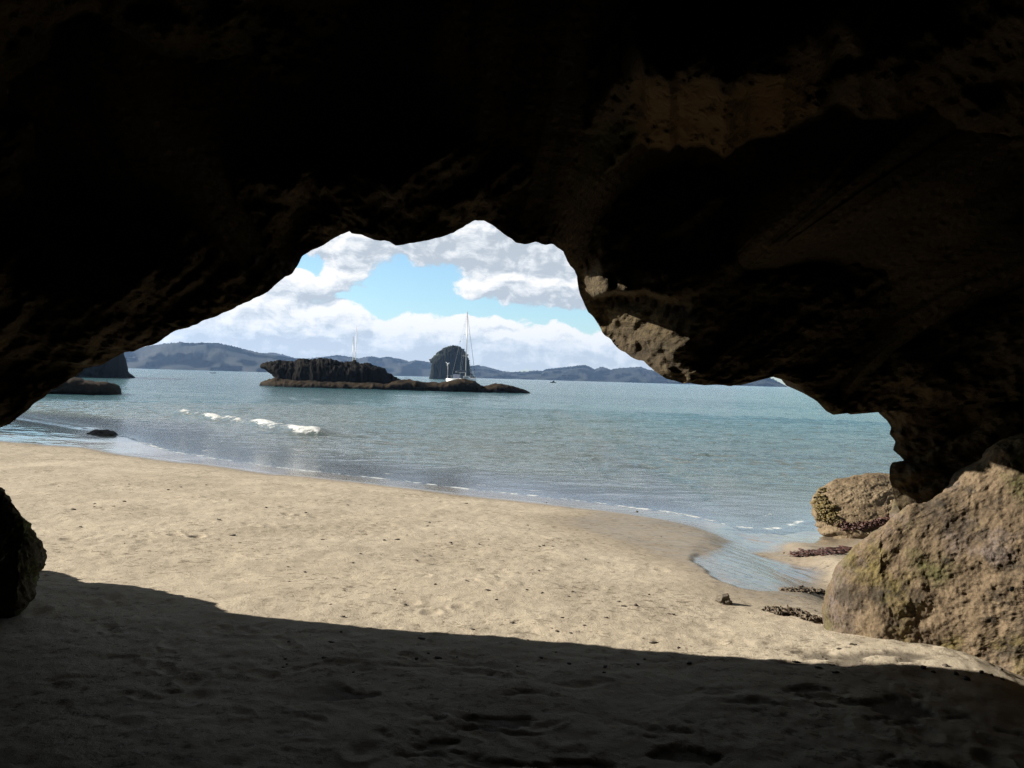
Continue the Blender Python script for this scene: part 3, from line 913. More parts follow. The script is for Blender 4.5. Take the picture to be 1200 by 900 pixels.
# ------------------------------------------------------------------ boulders
def inflate(name, outline, depth, thick, back, mat, N=260, M=70, disp=None, power=2.2, label=None, cat=None, group=None, parent=None, attrs=None):
    """a closed boulder: its outline at its own distance, rounded out to the front and to the back"""
    o = resample(np.array(outline + [outline[0]], float), N + 1)[:-1]
    o = np.stack([smooth1(np.concatenate([o[-6:], o, o[:6]]), 3)[6:-6, k] for k in (0, 1)], -1)
    c = o.mean(0)
    s = np.concatenate([1 - np.linspace(1, 0, M) ** 1.6, ]) if False else np.sin(np.linspace(0, 1, M) * math.pi / 2)
    rows = []
    for side_, ss in (('f', s[1:]), ('b', s[::-1][1:-1])):
        for v in ss:
            Pq = c + (o - c) * v
            d = depth(Pq[:, 0], Pq[:, 1])
            k = (1 - v ** power) ** (1 / power)
            d = d - thick * k if side_ == 'f' else d + back * k
            rr_ = ray(Pq[:, 0], Pq[:, 1])
            rows.append(CAM + rr_ * d[:, None])
    G_ = np.array(rows)
    n = grid_normals(G_, True)
    mid_ = G_.reshape(-1, 3).mean(0)
    sgn = np.sign(((G_ - mid_) * n).sum(-1).mean()); n *= sgn
    n = np.stack([n[..., k] for k in range(3)], -1)
    if disp is not None: G_ = G_ + n * disp(G_)[..., None]
    V = G_.reshape(-1, 3)
    nv = len(V)
    V = np.concatenate([V, [G_[0].mean(0)], [G_[-1].mean(0)]])
    q = grid_faces(len(G_), N, True)
    t1 = [(nv, (i + 1) % N, i) for i in range(N)]
    L = (len(G_) - 1) * N
    t2 = [(nv + 1, L + i, L + (i + 1) % N) for i in range(N)]
    me = mesh_np(name, V, q, t1 + t2)
    bm = bmesh.new(); bm.from_mesh(me); bmesh.ops.recalc_face_normals(bm, faces=bm.faces); bm.to_mesh(me); bm.free()
    ob = link(name, me, mat, parent)
    if parent is None:
        recentre(ob); tag(ob, label, cat, group)
    return ob


def boulder_disp(a, sc, pit, fin, seed=0.0, pf=3.0):
    def f(G_):
        return (a * fbm(G_ * sc + seed, 5, .55) - pit * sstep(.45 - worley(G_ * pf + seed, 3), 0, .35)
                - pit * .45 * sstep(.4 - worley(G_ * pf * 2.7 + seed, 8), 0, .3) + fin * 1.2 * fbm(G_ * 16 + seed, 5, .68) + fin * .8 * ridged(G_ * 7 + seed, 3) + fin * .5 * fbm(G_ * 60 + seed, 2))
    return f


inflate('boulder', [(969, 742), (971, 715), (977, 690), (985, 668), (1000, 650), (1013, 635), (1032, 615), (1060, 599), (1085, 590), (1107, 581), (1118, 572), (1126, 562),
                    (1138, 552), (1150, 545), (1160, 537), (1166, 529), (1178, 521), (1190, 516), (1230, 505), (1300, 505), (1400, 540), (1480, 640), (1500, 800), (1420, 900),
                    (1200, 870), (1080, 835), (1000, 800), (974, 775)],
        lambda x, y: np.interp(x, [965, 1030, 1090, 1130, 1200, 1400], [5.50, 5.25, 5.15, 5.06, 4.87, 4.6]) + (765 - y) / 250 * .13, .13, .9, M_boulder, 760, 260,
        boulder_disp(.055, 2.0, .006, .0052, 3.0, 5.5), power=3.2,
        label='large sunlit tan boulder crusted with barnacles, at right by the pillar', cat='boulder')
inflate('boulder', [(-4, 566), (12, 578), (25, 595), (35, 612), (42, 640), (43, 660), (36, 690), (22, 714), (5, 733), (-40, 790), (-140, 830), (-300, 800), (-380, 720), (-300, 645), (-200, 604), (-100, 577), (-45, 562)],
        lambda x, y: np.interp(x, [-380, -200, -100, 20], [7.0, 6.5, 5.75, 4.9]) + (735 - y) / 200 * .25, .35, .35, M_mossy, 520, 130, boulder_disp(.11, 1.5, .02, .012, 9.0),
        label='shaded dark boulder with green moss at the left edge of the sand', cat='boulder')


def layered(G_):
    lay = (G_[..., 2] * 1.0 - G_[..., 0] * .30 + .10 * fbm(G_ * 2.0, 3))
    return .05 * fbm(G_ * 1.4 + 4, 3) + .040 * ridged(np.stack([lay * 5.5, G_[..., 0] * .6, G_[..., 1] * .6], -1), 3) + .009 * fbm(G_ * 12, 4, .6)


sr = inflate('boulder', [(956, 604), (956, 588), (962, 576), (972, 570), (981, 564), (1000, 560), (1020, 558), (1045, 560), (1075, 568), (1110, 580), (1125, 610), (1110, 640), (1060, 640),
                         (1010, 640), (985, 640), (966, 622)],
             lambda x, y: 12.0 + (622 - y) / 60 * .6, .55, .9, M_pale, 360, 110, layered,
             label='pale layered rock with seaweed at its foot, at the water\'s edge', cat='boulder')


def clump(name, pts, mat, size, flat=.5, n=60, seed=1, spread=.1, zf=.6):
    """a tuft of small crumpled lobes gathered round a few points, one mesh"""
    rg = np.random.RandomState(seed); vs = []; fs = []
    bm0 = bmesh.new(); bmesh.ops.create_icosphere(bm0, subdivisions=2, radius=1); bv = np.array([v.co[:] for v in bm0.verts]); bf = [[v.index for v in f_.verts] for f_ in bm0.faces]; bm0.free()
    for i in range(n):
        c = np.array(pts[rg.randint(len(pts))], float) + rg.normal(size=3) * spread * np.array([1, .7, zf])
        s_ = size * rg.uniform(.4, 1.1) * np.array([rg.uniform(1, 2.4), .6, flat])
        vv = bv * (1 + .9 * fbm(bv * 1.9 + rg.uniform(0, 50), 3))[:, None] * s_
        a = rg.uniform(0, 6.28); R_ = np.array([[math.cos(a), -math.sin(a), 0], [math.sin(a), math.cos(a), 0], [0, 0, 1]])
        vv = vv @ R_.T + c
        b_ = len(vs); vs += vv.tolist(); fs += [[b_ + j for j in f_] for f_ in bf]
    me = bpy.data.meshes.new(name); me.from_pydata(vs, [], fs); me.update()
    for p_ in me.polygons: p_.use_smooth = True
    me.materials.append(mat)
    return me


def add_child(name, me, parent):
    o = bpy.data.objects.new(name, me); COL.objects.link(o); o.parent = parent
    o.matrix_parent_inverse = Matrix.Translation(-Vector(parent.location))
    return o


def at_depth(px_, py_, d): return CAM + ray(px_, py_) * d


from mathutils.bvhtree import BVHTree


def on_surface(ob, pts):
    me_ = ob.data; tree = BVHTree.FromPolygons([tuple(v.co + ob.location) for v in me_.vertices], [tuple(p_.vertices) for p_ in me_.polygons])
    out_ = []
    for x, y in pts:
        h = tree.ray_cast(Vector(CAM), Vector(ray(x, y)).normalized())
        if h[0] is not None: out_.append(np.array(h[0]) + .01 * np.array(h[1]))
    return out_


_r = random.Random(3)
py_ = [(x + _r.uniform(-4, 4), y + _r.uniform(-4, 4)) for x, y in [(960, 586), (960, 596), (964, 578), (966, 590), (966, 602), (972, 596), (972, 608), (978, 606), (982, 612), (964, 606)] for _ in range(16)]
o = add_child('seaweed', clump('seaweed', on_surface(sr, py_), M_weed_y, .022, .7, 700, 4, .018), sr); o['label'] = 'yellow-brown seaweed on the rock\'s seaward end'
py_ = [(x + _r.uniform(-6, 6), y + _r.uniform(-5, 3)) for x, y in [(986, 616), (995, 618), (1005, 618), (1015, 617), (1025, 615), (1035, 613), (1045, 609)] for _ in range(16)]
o = add_child('seaweed', clump('seaweed', on_surface(sr, py_), M_weed_r, .020, .6, 700, 5, .018), sr); o['label'] = 'dark red seaweed along the rock\'s foot'

# the low shelf of lit rock under the pillar
inflate('boulder', [(1046, 600), (1052, 580), (1058, 570), (1075, 568), (1095, 572), (1120, 574), (1160, 570), (1200, 600), (1180, 680), (1090, 690), (1050, 650)],
        lambda x, y: 6.6 + (640 - y) / 80 * .5, .3, .6, M_boulder, 240, 70, boulder_disp(.05, 2.0, .04, .014, 21.0),
        label='grey shell-crusted rock between the dark pillar and the tan boulder', cat='boulder')
# stone awash at the left
pA = plane_hit(118, 509.5, WATER_Z)


def lump_rock(name, loc, size, mat, seed, label, cat, group=None, sub=4, amp=.3):
    bm = bmesh.new(); bmesh.ops.create_icosphere(bm, subdivisions=sub, radius=1)
    v = np.array([w.co[:] for w in bm.verts])
    k = 1 + amp * fbm(v * 1.3 + seed, 4) - .12 * sstep(.5 - worley(v * 1.8 + seed, 2), 0, .4) + .06 * fbm(v * 5 + seed, 3)
    v = v * k[:, None] * np.array(size)
    for w, c_ in zip(bm.verts, v): w.co = c_
    me = bpy.data.meshes.new(name); bm.to_mesh(me); bm.free()
    for p_ in me.polygons: p_.use_smooth = True
    ob = link(name, me, mat); ob.location = loc
    return tag(ob, label, cat, group)


lump_rock('rock', (pA[0], pA[1], WATER_Z - .02), (.42, .4, .2), M_wetstone, 3.3, 'small dark rock awash in the shallows near the left shore', 'rock', amp=.5)


# ------------------------------------------------------------------ islet, stack, headland, low rock
def ring_loft(name, stations, D, mat, M=48, N=None, rough=(.3, .3), sharp=3.0, label=None, cat=None, vert=0.0, parent=None, freq=.5, jag=0.0):
    """stations: px x, top px y, bottom px y, half depth (m); closed rings stacked along the length"""
    S = np.array(stations, float)
    n = N or 220
    xs = np.linspace(S[0, 0], S[-1, 0], n)
    top = np.interp(xs, S[:, 0], S[:, 1]); bot = np.interp(xs, S[:, 0], S[:, 2]); hd = np.interp(xs, S[:, 0], S[:, 3])
    top = top + jag * fbm(np.stack([xs * .35, 0 * xs, 0 * xs + D], -1), 4, .65) * np.minimum(1, (bot - top) / 6)
    Pt = CAM + ray(xs, top) * D; Pb = CAM + ray(xs, bot) * D
    a = np.linspace(0, 2 * math.pi, M, endpoint=False)
    ca = np.sign(np.cos(a)) * np.abs(np.cos(a)) ** (2 / sharp); sa = np.sign(np.sin(a)) * np.abs(np.sin(a)) ** (2 / sharp)
    mid_ = (Pt + Pb) / 2; hv = (Pt - Pb) / 2
    G_ = mid_[:, None] + hv[:, None] * sa[None, :, None]
    G_ = CAM + (G_ - CAM) * (1 + hd[:, None, None] * ca[None, :, None] / D)
    nn = grid_normals(G_, True); sg = np.sign(((G_ - mid_[:, None]) * nn).sum(-1).mean()); nn *= sg
    dsp = rough[0] * fbm(G_ * freq + 3, 5, .55) + rough[1] * ridged(np.stack([G_[..., 0] * freq * 2.2, G_[..., 1] * freq * 2.2, G_[..., 2] * freq * (.4 if vert else 2.2)], -1), 4)
    lim = np.minimum(1, np.linalg.norm(hv, axis=1) / (2.5 * (rough[0] + rough[1]) + 1e-6))
    G_ = G_ + nn * (dsp * lim[:, None])[..., None]
    V = G_.reshape(-1, 3); nv = len(V)
    V = np.concatenate([V, [G_[0].mean(0)], [G_[-1].mean(0)]])
    t_ = [(nv, (i + 1) % M, i) for i in range(M)] + [(nv + 1, (n - 1) * M + i, (n - 1) * M + (i + 1) % M) for i in range(M)]
    me = mesh_np(name, V, grid_faces(n, M, True), t_)
    bm = bmesh.new(); bm.from_mesh(me); bmesh.ops.recalc_face_normals(bm, faces=bm.faces); bm.to_mesh(me); bm.free()
    if parent is not None: return add_child(name, me, parent)if not me.materials.append(mat) else None
    ob = link(name, me, mat); recentre(ob); tag(ob, label, cat)
    return ob


DI = 126.0
iso = empty('rock_islet', CAM + ray(450, 458) * DI, 'long low dark rock islet with an overhanging nose at its left end', 'islet')
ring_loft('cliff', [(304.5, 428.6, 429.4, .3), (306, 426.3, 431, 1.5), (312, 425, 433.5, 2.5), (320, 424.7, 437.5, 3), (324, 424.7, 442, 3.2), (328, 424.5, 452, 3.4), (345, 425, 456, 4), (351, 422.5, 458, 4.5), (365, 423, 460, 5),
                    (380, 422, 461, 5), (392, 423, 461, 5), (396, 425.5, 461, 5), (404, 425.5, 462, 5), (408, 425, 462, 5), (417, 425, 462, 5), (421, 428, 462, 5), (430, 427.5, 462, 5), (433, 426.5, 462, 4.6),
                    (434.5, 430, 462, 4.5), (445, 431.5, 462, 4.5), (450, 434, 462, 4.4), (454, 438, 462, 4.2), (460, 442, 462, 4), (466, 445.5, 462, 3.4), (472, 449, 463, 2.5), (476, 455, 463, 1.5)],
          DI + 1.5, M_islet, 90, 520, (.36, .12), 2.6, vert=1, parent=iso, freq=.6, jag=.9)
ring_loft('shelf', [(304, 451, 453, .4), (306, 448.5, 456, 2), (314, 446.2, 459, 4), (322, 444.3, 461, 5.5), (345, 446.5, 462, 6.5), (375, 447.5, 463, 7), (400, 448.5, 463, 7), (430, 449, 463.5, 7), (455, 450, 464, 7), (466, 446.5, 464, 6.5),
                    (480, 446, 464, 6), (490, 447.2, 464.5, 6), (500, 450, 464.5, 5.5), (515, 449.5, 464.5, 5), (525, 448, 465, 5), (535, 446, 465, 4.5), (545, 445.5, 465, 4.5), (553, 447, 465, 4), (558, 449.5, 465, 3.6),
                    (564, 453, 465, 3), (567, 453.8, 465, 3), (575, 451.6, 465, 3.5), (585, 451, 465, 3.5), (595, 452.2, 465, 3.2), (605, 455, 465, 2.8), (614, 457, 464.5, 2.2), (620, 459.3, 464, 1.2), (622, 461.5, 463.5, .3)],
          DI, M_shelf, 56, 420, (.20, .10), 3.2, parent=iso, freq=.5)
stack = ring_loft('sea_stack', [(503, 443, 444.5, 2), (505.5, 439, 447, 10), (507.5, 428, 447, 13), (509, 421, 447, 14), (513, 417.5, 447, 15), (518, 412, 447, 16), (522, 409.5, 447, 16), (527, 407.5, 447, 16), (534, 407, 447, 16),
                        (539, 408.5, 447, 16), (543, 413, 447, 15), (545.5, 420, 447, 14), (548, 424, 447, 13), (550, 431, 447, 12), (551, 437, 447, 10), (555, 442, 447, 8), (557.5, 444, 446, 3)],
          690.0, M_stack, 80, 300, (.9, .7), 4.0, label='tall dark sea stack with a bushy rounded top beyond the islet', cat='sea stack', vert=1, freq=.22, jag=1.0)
_r = random.Random(8)
_tp = [(507, 424), (509, 420), (513, 416.5), (517, 412), (522, 408.8), (527, 406.6), (532, 406), (537, 407.2), (541, 410), (544, 415), (546.5, 422), (549, 430)]
_pts = []
for _ in range(400):
    k_ = _r.randrange(len(_tp) - 1); t_ = _r.random(); dd_ = _r.uniform(-9, 9)
    x_ = _tp[k_][0] * (1 - t_) + _tp[k_ + 1][0] * t_; y_ = _tp[k_][1] * (1 - t_) + _tp[k_ + 1][1] * t_ + .8
    _pts.append(CAM + ray(x_, y_) * (690 + dd_))
add_child('scrub', clump('scrub', _pts, M_scrub, 1.3, .9, 520, 22, .5), stack)
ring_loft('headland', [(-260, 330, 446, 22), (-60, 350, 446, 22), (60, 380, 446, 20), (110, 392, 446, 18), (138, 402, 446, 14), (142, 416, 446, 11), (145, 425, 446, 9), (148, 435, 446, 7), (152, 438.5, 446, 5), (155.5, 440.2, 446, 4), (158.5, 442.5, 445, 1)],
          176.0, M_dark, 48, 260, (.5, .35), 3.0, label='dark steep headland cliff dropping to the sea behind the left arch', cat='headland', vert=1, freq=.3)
ring_loft('low_rock', [(-200, 440, 468, 6), (20, 443, 466, 5), (60, 443, 465, 5), (88, 444.2, 464.5, 4.5), (97, 446.5, 464, 4.2), (110, 448.6, 464, 4), (125, 449.4, 464, 3.4), (134, 451.2, 464, 2.6), (139.5, 453.5, 464, 1.8), (142, 457.5, 462, .5)],
          67.0, M_lowrock, 40, 240, (.14, .08), 3.2, label='low flat-topped brown rock in the sea below the headland', cat='rock', freq=.8)


# unseen cliff added off to the left, to lay its shadow on the wet sand
cl = np.array([(-21.0, 23.6, 2.5), (-22.5, 24.5, 4.5), (-24, 26, 6.0), (-27, 28.5, 8.0), (-33, 31, 10.0), (-42, 33, 12.0)])
xs_ = resample(cl, 80)
prof = np.concatenate([np.linspace(0, 1, 24), [1.0] * 10])
rows = []
for j, (k_, off) in enumerate(zip(np.concatenate([np.linspace(-.1, 1, 26), np.ones(10), np.linspace(1, -.1, 16)]), np.concatenate([np.linspace(-1.8, -.8, 26), np.linspace(-.7, 4, 10), np.linspace(4.2, 5.5, 16)]))):
    P_ = np.stack([xs_[:, 0] - .25 * off, xs_[:, 1] + off, WATER_Z - .2 + xs_[:, 2] * k_], -1)
    rows.append(P_)
rows = np.array(rows)
rows = rows + (.45 * fbm(rows * .45 + 2, 5, .55))[..., None] * np.array([.5, 1, .3])
tag(link('cliff', mesh_np('cliff', rows.reshape(-1, 3), grid_faces(len(rows), 80)), M_dark), kind='structure')

# ------------------------------------------------------------------ far hills
def hills(name, crest, D, base_off=500, back=900, seed=0.0):
    cr = np.array(crest, float)
    xs = np.linspace(cr[0, 0], cr[-1, 0], 1100)
    cy = np.interp(xs, cr[:, 0], cr[:, 1])
    v = ray(xs, cy); H = CAM[2] + v[:, 2] * D - WATER_Z
    H = np.maximum(H, 0)
    rows = []
    js = [0, .04, .12, .22, .34, .46, .58, .7, .8, .9, 1.0]
    for j in js:
        y = D - base_off * (1 - j)
        k = np.interp(j, [0, .04, .3, .7, 1], [-.06, .07, .40, .78, 1])
        rows.append((xs, y, H * k, j))
    for j in (.15, .4, 1.0): rows.append((xs, D + back * j, H * (1 - j * .98), 2))
    G_ = []
    for xs_, y, h, j in rows:
        X_ = v[:, 0] * y
        g = np.stack([X_ * .006, np.full(len(xs_), y * .006), h * .004 + seed], -1)
        rel = fbm(g, 6, .62)
        env = 1.0 if j == 2 else math.sin(math.pi * min(j, .92)) if j < 1 else .0
        hh_ = h + H * .13 * rel * env
        yy = y + (base_off * .35 * perlin(g * 2.2 + 4) * (0 if j == 1.0 else 1 if j < 1 else .5))
        G_.append(np.stack([v[:, 0] * yy, yy, WATER_Z - 2 * (j == 0) + np.maximum(hh_, -2)], -1))
    G_ = np.array(G_)
    # tree tops roughen the crest
    G_[len(js) - 1, :, 2] += 2.8 * fbm(np.stack([xs * .40, 0 * xs, 0 * xs + seed], -1), 4, .65) * sstep(H, 5, 25)
    ob = link(name, mesh_np(name, G_.reshape(-1, 3), grid_faces(len(rows), len(xs))), M_hill)
    return tag(ob, kind='structure')


hills('hills', [(-500, 395), (-200, 398), (0, 408), (100, 412), (142, 410.5), (160, 407.5), (178, 405), (190, 402.8), (205, 401.5), (211, 400.7), (222, 402), (240, 401.6), (255, 402), (275, 406), (300, 412.5), (320, 416), (345, 420),
               (380, 427), (420, 433), (450, 438), (470, 441), (480, 443)], 2500, 450, 500, 1.0)
hills('hills', [(250, 420), (318, 413), (330, 415), (345, 419.5), (360, 420), (380, 418), (395, 416), (405, 417), (420, 420), (432, 417.5), (438, 418), (445, 419), (455, 418), (470, 421), (480, 423.5), (487, 422), (495, 423), (505, 424.5), (530, 427),
               (550, 429), (560, 427.8), (566, 429), (575, 431), (590, 435), (600, 436), (620, 435), (630, 434), (635, 435), (640, 432.5), (650, 431.5), (665, 429.7), (675, 428.5), (683, 427.5), (690, 429), (697, 433), (703, 430), (708, 430.3), (715, 433),
               (722, 431.5), (740, 430.5), (750, 429.8), (757, 432), (765, 434), (790, 436), (820, 438), (850, 441), (900, 449), (915, 453)], 3400, 550, 600, 5.0)
hills('hills', [(800, 449), (835, 447.5), (858, 446), (875, 447), (888, 443.5), (897, 440.5), (905, 443.5), (915, 448.8), (921, 452), (924, 453.8)], 2900, 300, 400, 9.0)


# ------------------------------------------------------------------ boats
def yacht(loc, rz, mast_h, scale, label, group=None, lean=0.0, turbine=True, shrouds=True, mizzen=0.0):
    root = empty('yacht', loc, label, 'yacht', group); root.rotation_euler = (0, lean, rz); root.scale = (scale,) * 3
    L = 11.5
    secs = []
    for t_ in np.linspace(0, 1, 16):
        y = -L / 2 + L * t_
        bm_ = 1.75 * (1 - max(0, (t_ - .42) / .58) ** 2.1) * (.80 + .2 * min(1, t_ / .35))
        bm_ = max(bm_, .04); sh = 1.05 + .35 * t_ ** 2; kd = -.55 * math.sin(math.pi * min(1, t_ * .92 + .06))
        sec = []
        for u, zz in ((-1, sh), (-.97, sh * .5), (-.82, .0), (-.4, kd * .8), (0, kd), (.4, kd * .8), (.82, 0), (.97, sh * .5), (1, sh)):
            sec.append((u * bm_, y + (.25 * (zz / sh) if t_ > .95 else 0), zz))
        secs.append(sec)
    m = MB(); m.loft(secs); m.build('hull', M_white, root, True)
    m = MB(); m.loft([[(u * 1.02, y, z) for u, z in ((-w, 1.2 + k), (-w * .8, 1.72 + k), (w * .8, 1.72 + k), (w, 1.2 + k))] for y, w, k in ((-2.2, 1.15, 0), (-.5, 1.15, .03), (1.4, .85, .02), (2.6, .4, -.15))])
    cab = m.build('cabin', M_white, root)
    m = MB(); m.box((0, -.4, 1.5), (2.28, 1.8, .2)); m.build('window', M_window, cab)
    m = MB(); m.loft([[(u, y, z) for u, z in ((-1.2, 1.2), (-1.05, 2.2), (1.05, 2.2), (1.2, 1.2))] for y in (-3.2, -2.0)]); m.build('spray_hood', M_bluecanvas, root)
    m = MB(); m.tube([(0, .9, 1.6), (0, .9, mast_h * .5), (0, .88, mast_h)], [.13, .12, .08]); mast = m.build('mast', M_alu, root, True)
    for fz, w in ((.38, 1.1), (.68, .85)):
        m = MB(); m.tube([(-w, .8, mast_h * fz + .05), (0, .9, mast_h * fz), (w, .8, mast_h * fz + .05)], .035, 6)
        m.build('spreader', M_alu, mast)
    m = MB(); m.tube([(0, .8, 2.7), (0, -3.6, 2.75)], .09); boom = m.build('boom', M_alu, root, True)
    m = MB(); m.tube([(0, .55, 2.95), (0, -1.2, 3.0), (0, -3.4, 2.9)], [.3, .26, .14]); m.build('furled_sail', M_bluecanvas, boom, True)
    m = MB(); m.tube([(0, 5.6, 1.5), (0, .95, mast_h * .96)], [.06, .02], 6); m.build('rolled_jib', M_bluecanvas, root, True)
    if mizzen:
        m = MB(); m.tube([(0, -4.0, 1.1), (0, -4.0, mizzen)], [.10, .06]); m.build('mizzen_mast', M_alu, root, True)
    if shrouds:
        m = MB()
        for s_ in (-1, 1):
            m.tube([(s_ * 1.65, .7, 1.2), (s_ * .85, .8, mast_h * .68), (0, .9, mast_h * .97)], .018, 5)
            m.tube([(s_ * 1.65, .9, 1.2), (0, .9, mast_h * .66)], .016, 5)
        m.tube([(0, -5.6, 1.1), (0, .88, mast_h)], .02, 5)
        m.build('rigging', M_alu, root)
    m = MB()
    for s_ in (-1, 1):
        for y in (-5, -3.2, -1.4, .4, 2.2, 3.8): m.tube([(s_ * 1.6 * (1 if y < 1 else .75 if y < 3 else .5), y, 1.1), (s_ * 1.6 * (1 if y < 1 else .75 if y < 3 else .5), y, 1.85)], .02, 5)
        m.tube([(s_ * 1.6, -5.2, 1.85), (s_ * 1.6, .4, 1.85), (s_ * 1.2, 2.2, 1.85), (s_ * .8, 3.8, 1.9), (0, 5.6, 2.1)], .015, 5)
    m.build('guard_rail', M_alu, root)
    if turbine:
        m = MB(); m.tube([(-1.3, -5.2, 1.1), (-1.3, -5.2, 4.6)], .045); tp = m.build('turbine_pole', M_alu, root, True)
        m = MB(); m.tube([(-1.3, -5.5, 4.7), (-1.3, -5.15, 4.7), (-1.3, -4.6, 4.7)], [.06, .14, .03])
        for k in range(3):
            a = k * 2.094 + .4; m.tube([(-1.3, -5.45, 4.7), (-1.3 + .62 * math.cos(a), -5.45, 4.7 + .62 * math.sin(a))], [.08, .03], 5)
        m.build('wind_turbine', M_white, tp, True)
    return root


yp = CAM + ray(543, 450) * 290
yacht((yp[0], yp[1], WATER_Z), math.radians(-29), 17.9, 1.45, 'white yacht with a tall mast and wind turbine moored behind the islet\'s low end', lean=.004)
yp = CAM + ray(416, 446) * 300
yacht((yp[0], yp[1], WATER_Z), math.radians(12), 20.2, 1.0, 'taller of two yachts whose bare masts rise behind the islet\'s highest ridge', lean=.0, turbine=False, mizzen=14.8)
yp = CAM + ray(411.3, 446) * 316
yacht((yp[0], yp[1], WATER_Z), math.radians(-20), 17.6, .96, 'shorter of two yachts whose bare masts rise behind the islet\'s highest ridge', turbine=False)


def motorboat(px_, py_, D, L, label, cabin=True, rz=0.0):
    loc = CAM + ray(px_, py_) * D
    root = empty('motorboat', (loc[0], loc[1], WATER_Z), label, 'boat'); root.rotation_euler = (0, 0, rz)
    secs = []
    for t_ in np.linspace(0, 1, 10):
        x = -L / 2 + L * t_; w = L * .17 * (1 - max(0, (t_ - .5) / .5) ** 2) + .02; sh = L * (.10 + .06 * t_ ** 2)
        secs.append([(x, u * w, z) for u, z in ((-1, sh), (-.8, 0), (0, -.25), (.8, 0), (1, sh))])
    m = MB(); m.loft(secs); m.build('hull', M_darkhull, root, True)
    if cabin:
        m = MB(); m.loft([[(x, u * L * .12, z) for u, z in ((-1, L * .1), (-.8, h), (.8, h), (1, L * .1))] for x, h in ((-L * .22, L * .33), (L * .02, L * .34), (L * .12, L * .16))])
        cb_ = m.build('cabin', M_darkhull, root)
        m = MB(); m.box((-L * .08, 0, L * .25), (L * .12, L * .215, L * .05)); m.build('window', M_window, cb_)
        m = MB(); m.tube([(-L * .15, 0, L * .33), (-L * .15, 0, L * .62)], L * .012, 5); m.build('antenna', M_alu, root)
    m = MB(); m.box((-L * .49, 0, L * .08), (L * .06, L * .08, L * .2)); m.build('outboard_motor', M_darkhull, root)
    return root


motorboat(250, 434.5, 520, 3.6, 'tiny dark motorboat under the left hills, left of the islet', False, .2)
motorboat(476, 441.6, 620, 3.0, 'tiny dark open boat just left of the sea stack', False, -.3)
motorboat(648, 446.5, 560, 4.4, 'small dark cabin boat on the open water right of the sea stack', True, 3.3)


# ------------------------------------------------------------------ gulls
def gull(loc, rz, label, flying=False, s=1.0):
    root = empty('gull', loc, label, 'bird'); root.rotation_euler = (0, 0, rz); root.scale = (s,) * 3
    z0 = 0 if flying else .16
    m = MB(); m.tube([(-.26, 0, z0 + .06), (-.16, 0, z0 + .08), (-.02, 0, z0 + .09), (.1, 0, z0 + .12), (.16, 0, z0 + .18), (.20, 0, z0 + .215), (.235, 0, z0 + .21), (.25, 0, z0 + .2)],
                     [.012, .05, .085, .07, .045, .048, .035, .012], 12); m.build('body', M_gull, root, True)
    m = MB(); m.tube([(.245, 0, z0 + .2), (.30, 0, z0 + .19)], [.014, .004], 6); m.build('bill', M_beak, root)
    for s_ in (-1, 1):
        m = MB()
        if flying:
            m.loft([[(.08, s_ * .05, .12), (-.10, s_ * .05, .12), (-.10, s_ * .05, .10), (.08, s_ * .05, .10)], [(.10, s_ * .28, .24), (-.06, s_ * .28, .24), (-.06, s_ * .28, .225), (.10, s_ * .28, .225)],
                    [(-.06, s_ * .55, .20), (-.10, s_ * .55, .20), (-.10, s_ * .55, .19), (-.06, s_ * .55, .19)]])
        else:
            m.tube([(.07, s_ * .075, z0 + .12), (-.08, s_ * .085, z0 + .10), (-.30, s_ * .03, z0 + .06)], [.03, .05, .01], 8)
        m.build('wing', M_gullgrey, root, True)
        if not flying:
            m = MB(); m.tube([(.0, s_ * .03, z0 + .03), (.0, s_ * .03, 0), (.05, s_ * .03, -.005)], .008, 5); m.build('leg', M_beak, root)
    return root


gull(CAM + ray(539, 401) * 260, .4, 'gull in flight left of the tall white yacht\'s mast', True, 1.3)

# ------------------------------------------------------------------ things on the sand


def on_sand(px_, py_):
    h = sand_hit(px_, py_)[0]
    z, *_ = sand_full(np.array([h[0]]), np.array([h[1]]))
    return Vector((h[0], h[1], float(z[0])))


p0 = on_sand(848, 707)
lump_rock('stone', p0 + Vector((0, 0, .02)), (.058, .05, .045), M_beachstone, 5.1, 'dark round stone alone on the sand left of the kelp clump', 'stone', amp=.45)
p0 = on_sand(925, 724)
me = clump('kelp_clump', [on_sand(x, y) + Vector((0, 0, .015)) for x, y in [(908, 718), (915, 720), (922, 719), (932, 721), (940, 724), (950, 728)]], M_weed_k, .013, .7, 700, 12, .028, .35)
o = link('kelp_clump', me); recentre(o); tag(o, 'knobbly brown kelp clump half buried beside the tan boulder', 'seaweed')
me = clump('kelp_clump', [on_sand(x, y) + Vector((0, 0, .008)) for x, y in [(926, 690), (936, 691), (942, 692), (948, 692), (953, 693), (958, 693)]], M_weed_k, .015, .5, 1000, 13, .045, .12)
o = link('kelp_clump', me); recentre(o); tag(o, 'small brown weed line at the lower edge of the stream', 'seaweed')
me = clump('seaweed_mat', [on_sand(x, y) + Vector((0, 0, .01)) for x, y in [(940, 650), (952, 648), (962, 649), (972, 647), (984, 645), (992, 644)]], M_weed_r, .030, .2, 1000, 14, .07, .08)
o = link('seaweed_mat', me); recentre(o); tag(o, 'flat dark red seaweed mat on the sand between stream and tan boulder', 'seaweed')
p0 = CAM + ray(1186, 690) * 4.42
me = clump('shell', [(0, 0, 0)], M_shell, .02, .5, 1, 2, 0)
o = link('shell', me); o.location = p0; o.rotation_euler = (1.0, 0, 0); tag(o, 'small white shell stuck on the face of the tan boulder', 'shell')


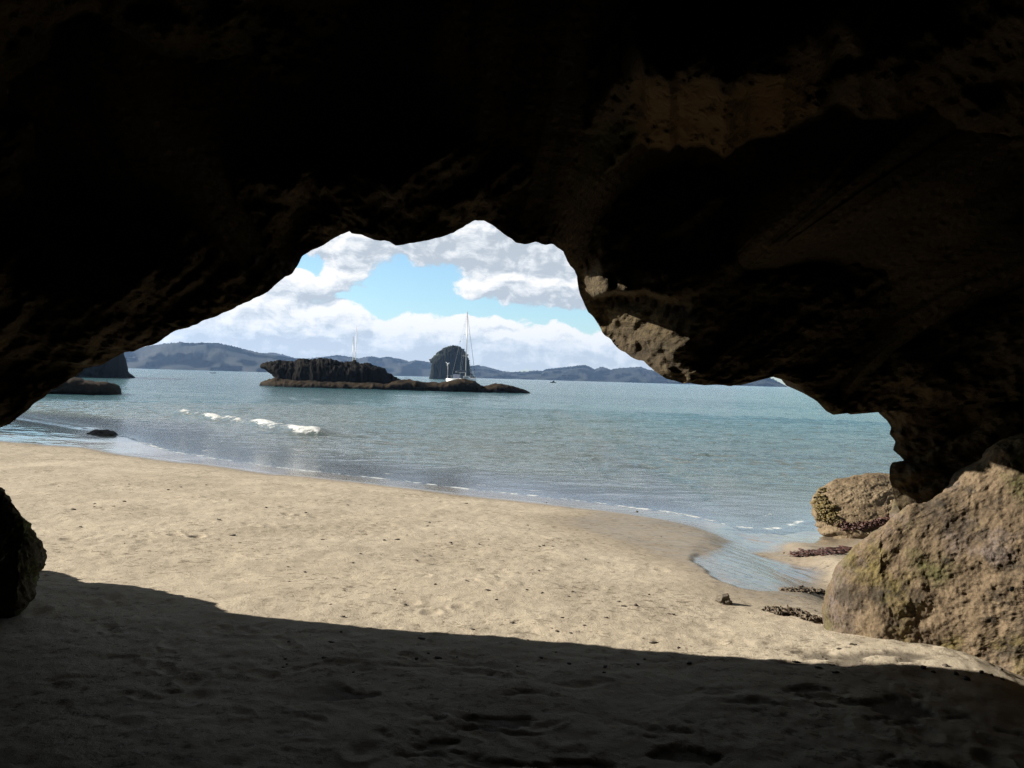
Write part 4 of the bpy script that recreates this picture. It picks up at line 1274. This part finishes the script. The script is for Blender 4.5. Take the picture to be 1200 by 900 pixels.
def scrap_mesh(seed):
    bm = bmesh.new(); bmesh.ops.create_icosphere(bm, subdivisions=2, radius=1)
    v = np.array([w.co[:] for w in bm.verts])
    k = 1 + .7 * fbm(v * 1.4 + seed, 3)
    v = v * k[:, None]
    for w, c_ in zip(bm.verts, v): w.co = c_
    me = bpy.data.meshes.new('seaweed_scrap'); bm.to_mesh(me); bm.free(); me.materials.append(M_weed_d)
    for p_ in me.polygons: p_.use_smooth = True
    return me


SCR = [scrap_mesh(k * 7.7) for k in range(6)]
rg = random.Random(5)
spots = [(745, 711), (1082, 783), (1094, 787), (1120, 790), (1132, 796), (1150, 788), (1162, 792), (1172, 785), (1175, 797), (1108, 780), (666, 727), (780, 690), (624, 668)]
while len(spots) < 150:
    x, y = rg.uniform(60, 1000), rg.uniform(560, 790)
    if y < 545 + (x / 1200) * 70 or (x > 790 and y < 715) or (x < 330 and 640 < y): continue
    spots.append((x, y))
for i, (x, y) in enumerate(spots):
    p0 = on_sand(x, y)
    if i < 10:
        ob = bpy.data.objects.new('pebble', SCR[i % 6]); s_ = rg.uniform(.010, .020)
        tag(ob, 'small dark pebble in the scatter on the sand in front of the tan boulder', 'pebble', 'pebbles in front of the tan boulder')
        ob.scale = (s_, s_, s_ * .8)
    else:
        ob = bpy.data.objects.new('seaweed_scrap', SCR[rg.randrange(6)]); s_ = rg.uniform(.004, .013) * (1 if y > 640 else 1.4)
        tag(ob, 'small dark scrap of dried seaweed lying on the beach sand', 'seaweed', 'seaweed scraps strewn over the sand')
        ob.scale = (s_ * rg.uniform(1, 2.4), s_, s_ * .5)
    COL.objects.link(ob); ob.location = p0 + Vector((0, 0, s_ * .2)); ob.rotation_euler = (0, 0, rg.uniform(0, 6.3))

# ------------------------------------------------------------------ sea air
m = MB(); m.box((0, 0, 95), (9400, 9400, 204))
hz_m = bpy.data.materials.new('sea_haze'); hz_m.use_nodes = True
hn = NT(hz_m.node_tree)
hn.n.remove(hn.n['Principled BSDF'])
pv = hn.new('ShaderNodeVolumePrincipled')
pv.inputs['Color'].default_value = (.36, .58, 1.0, 1); pv.inputs['Density'].default_value = HAZE_DENSITY; pv.inputs['Anisotropy'].default_value = .2
hn.l.new(pv.outputs[0], hn.n['Material Output'].inputs['Volume'])
hz_o = m.build('haze', hz_m); tag(hz_o, kind='stuff')
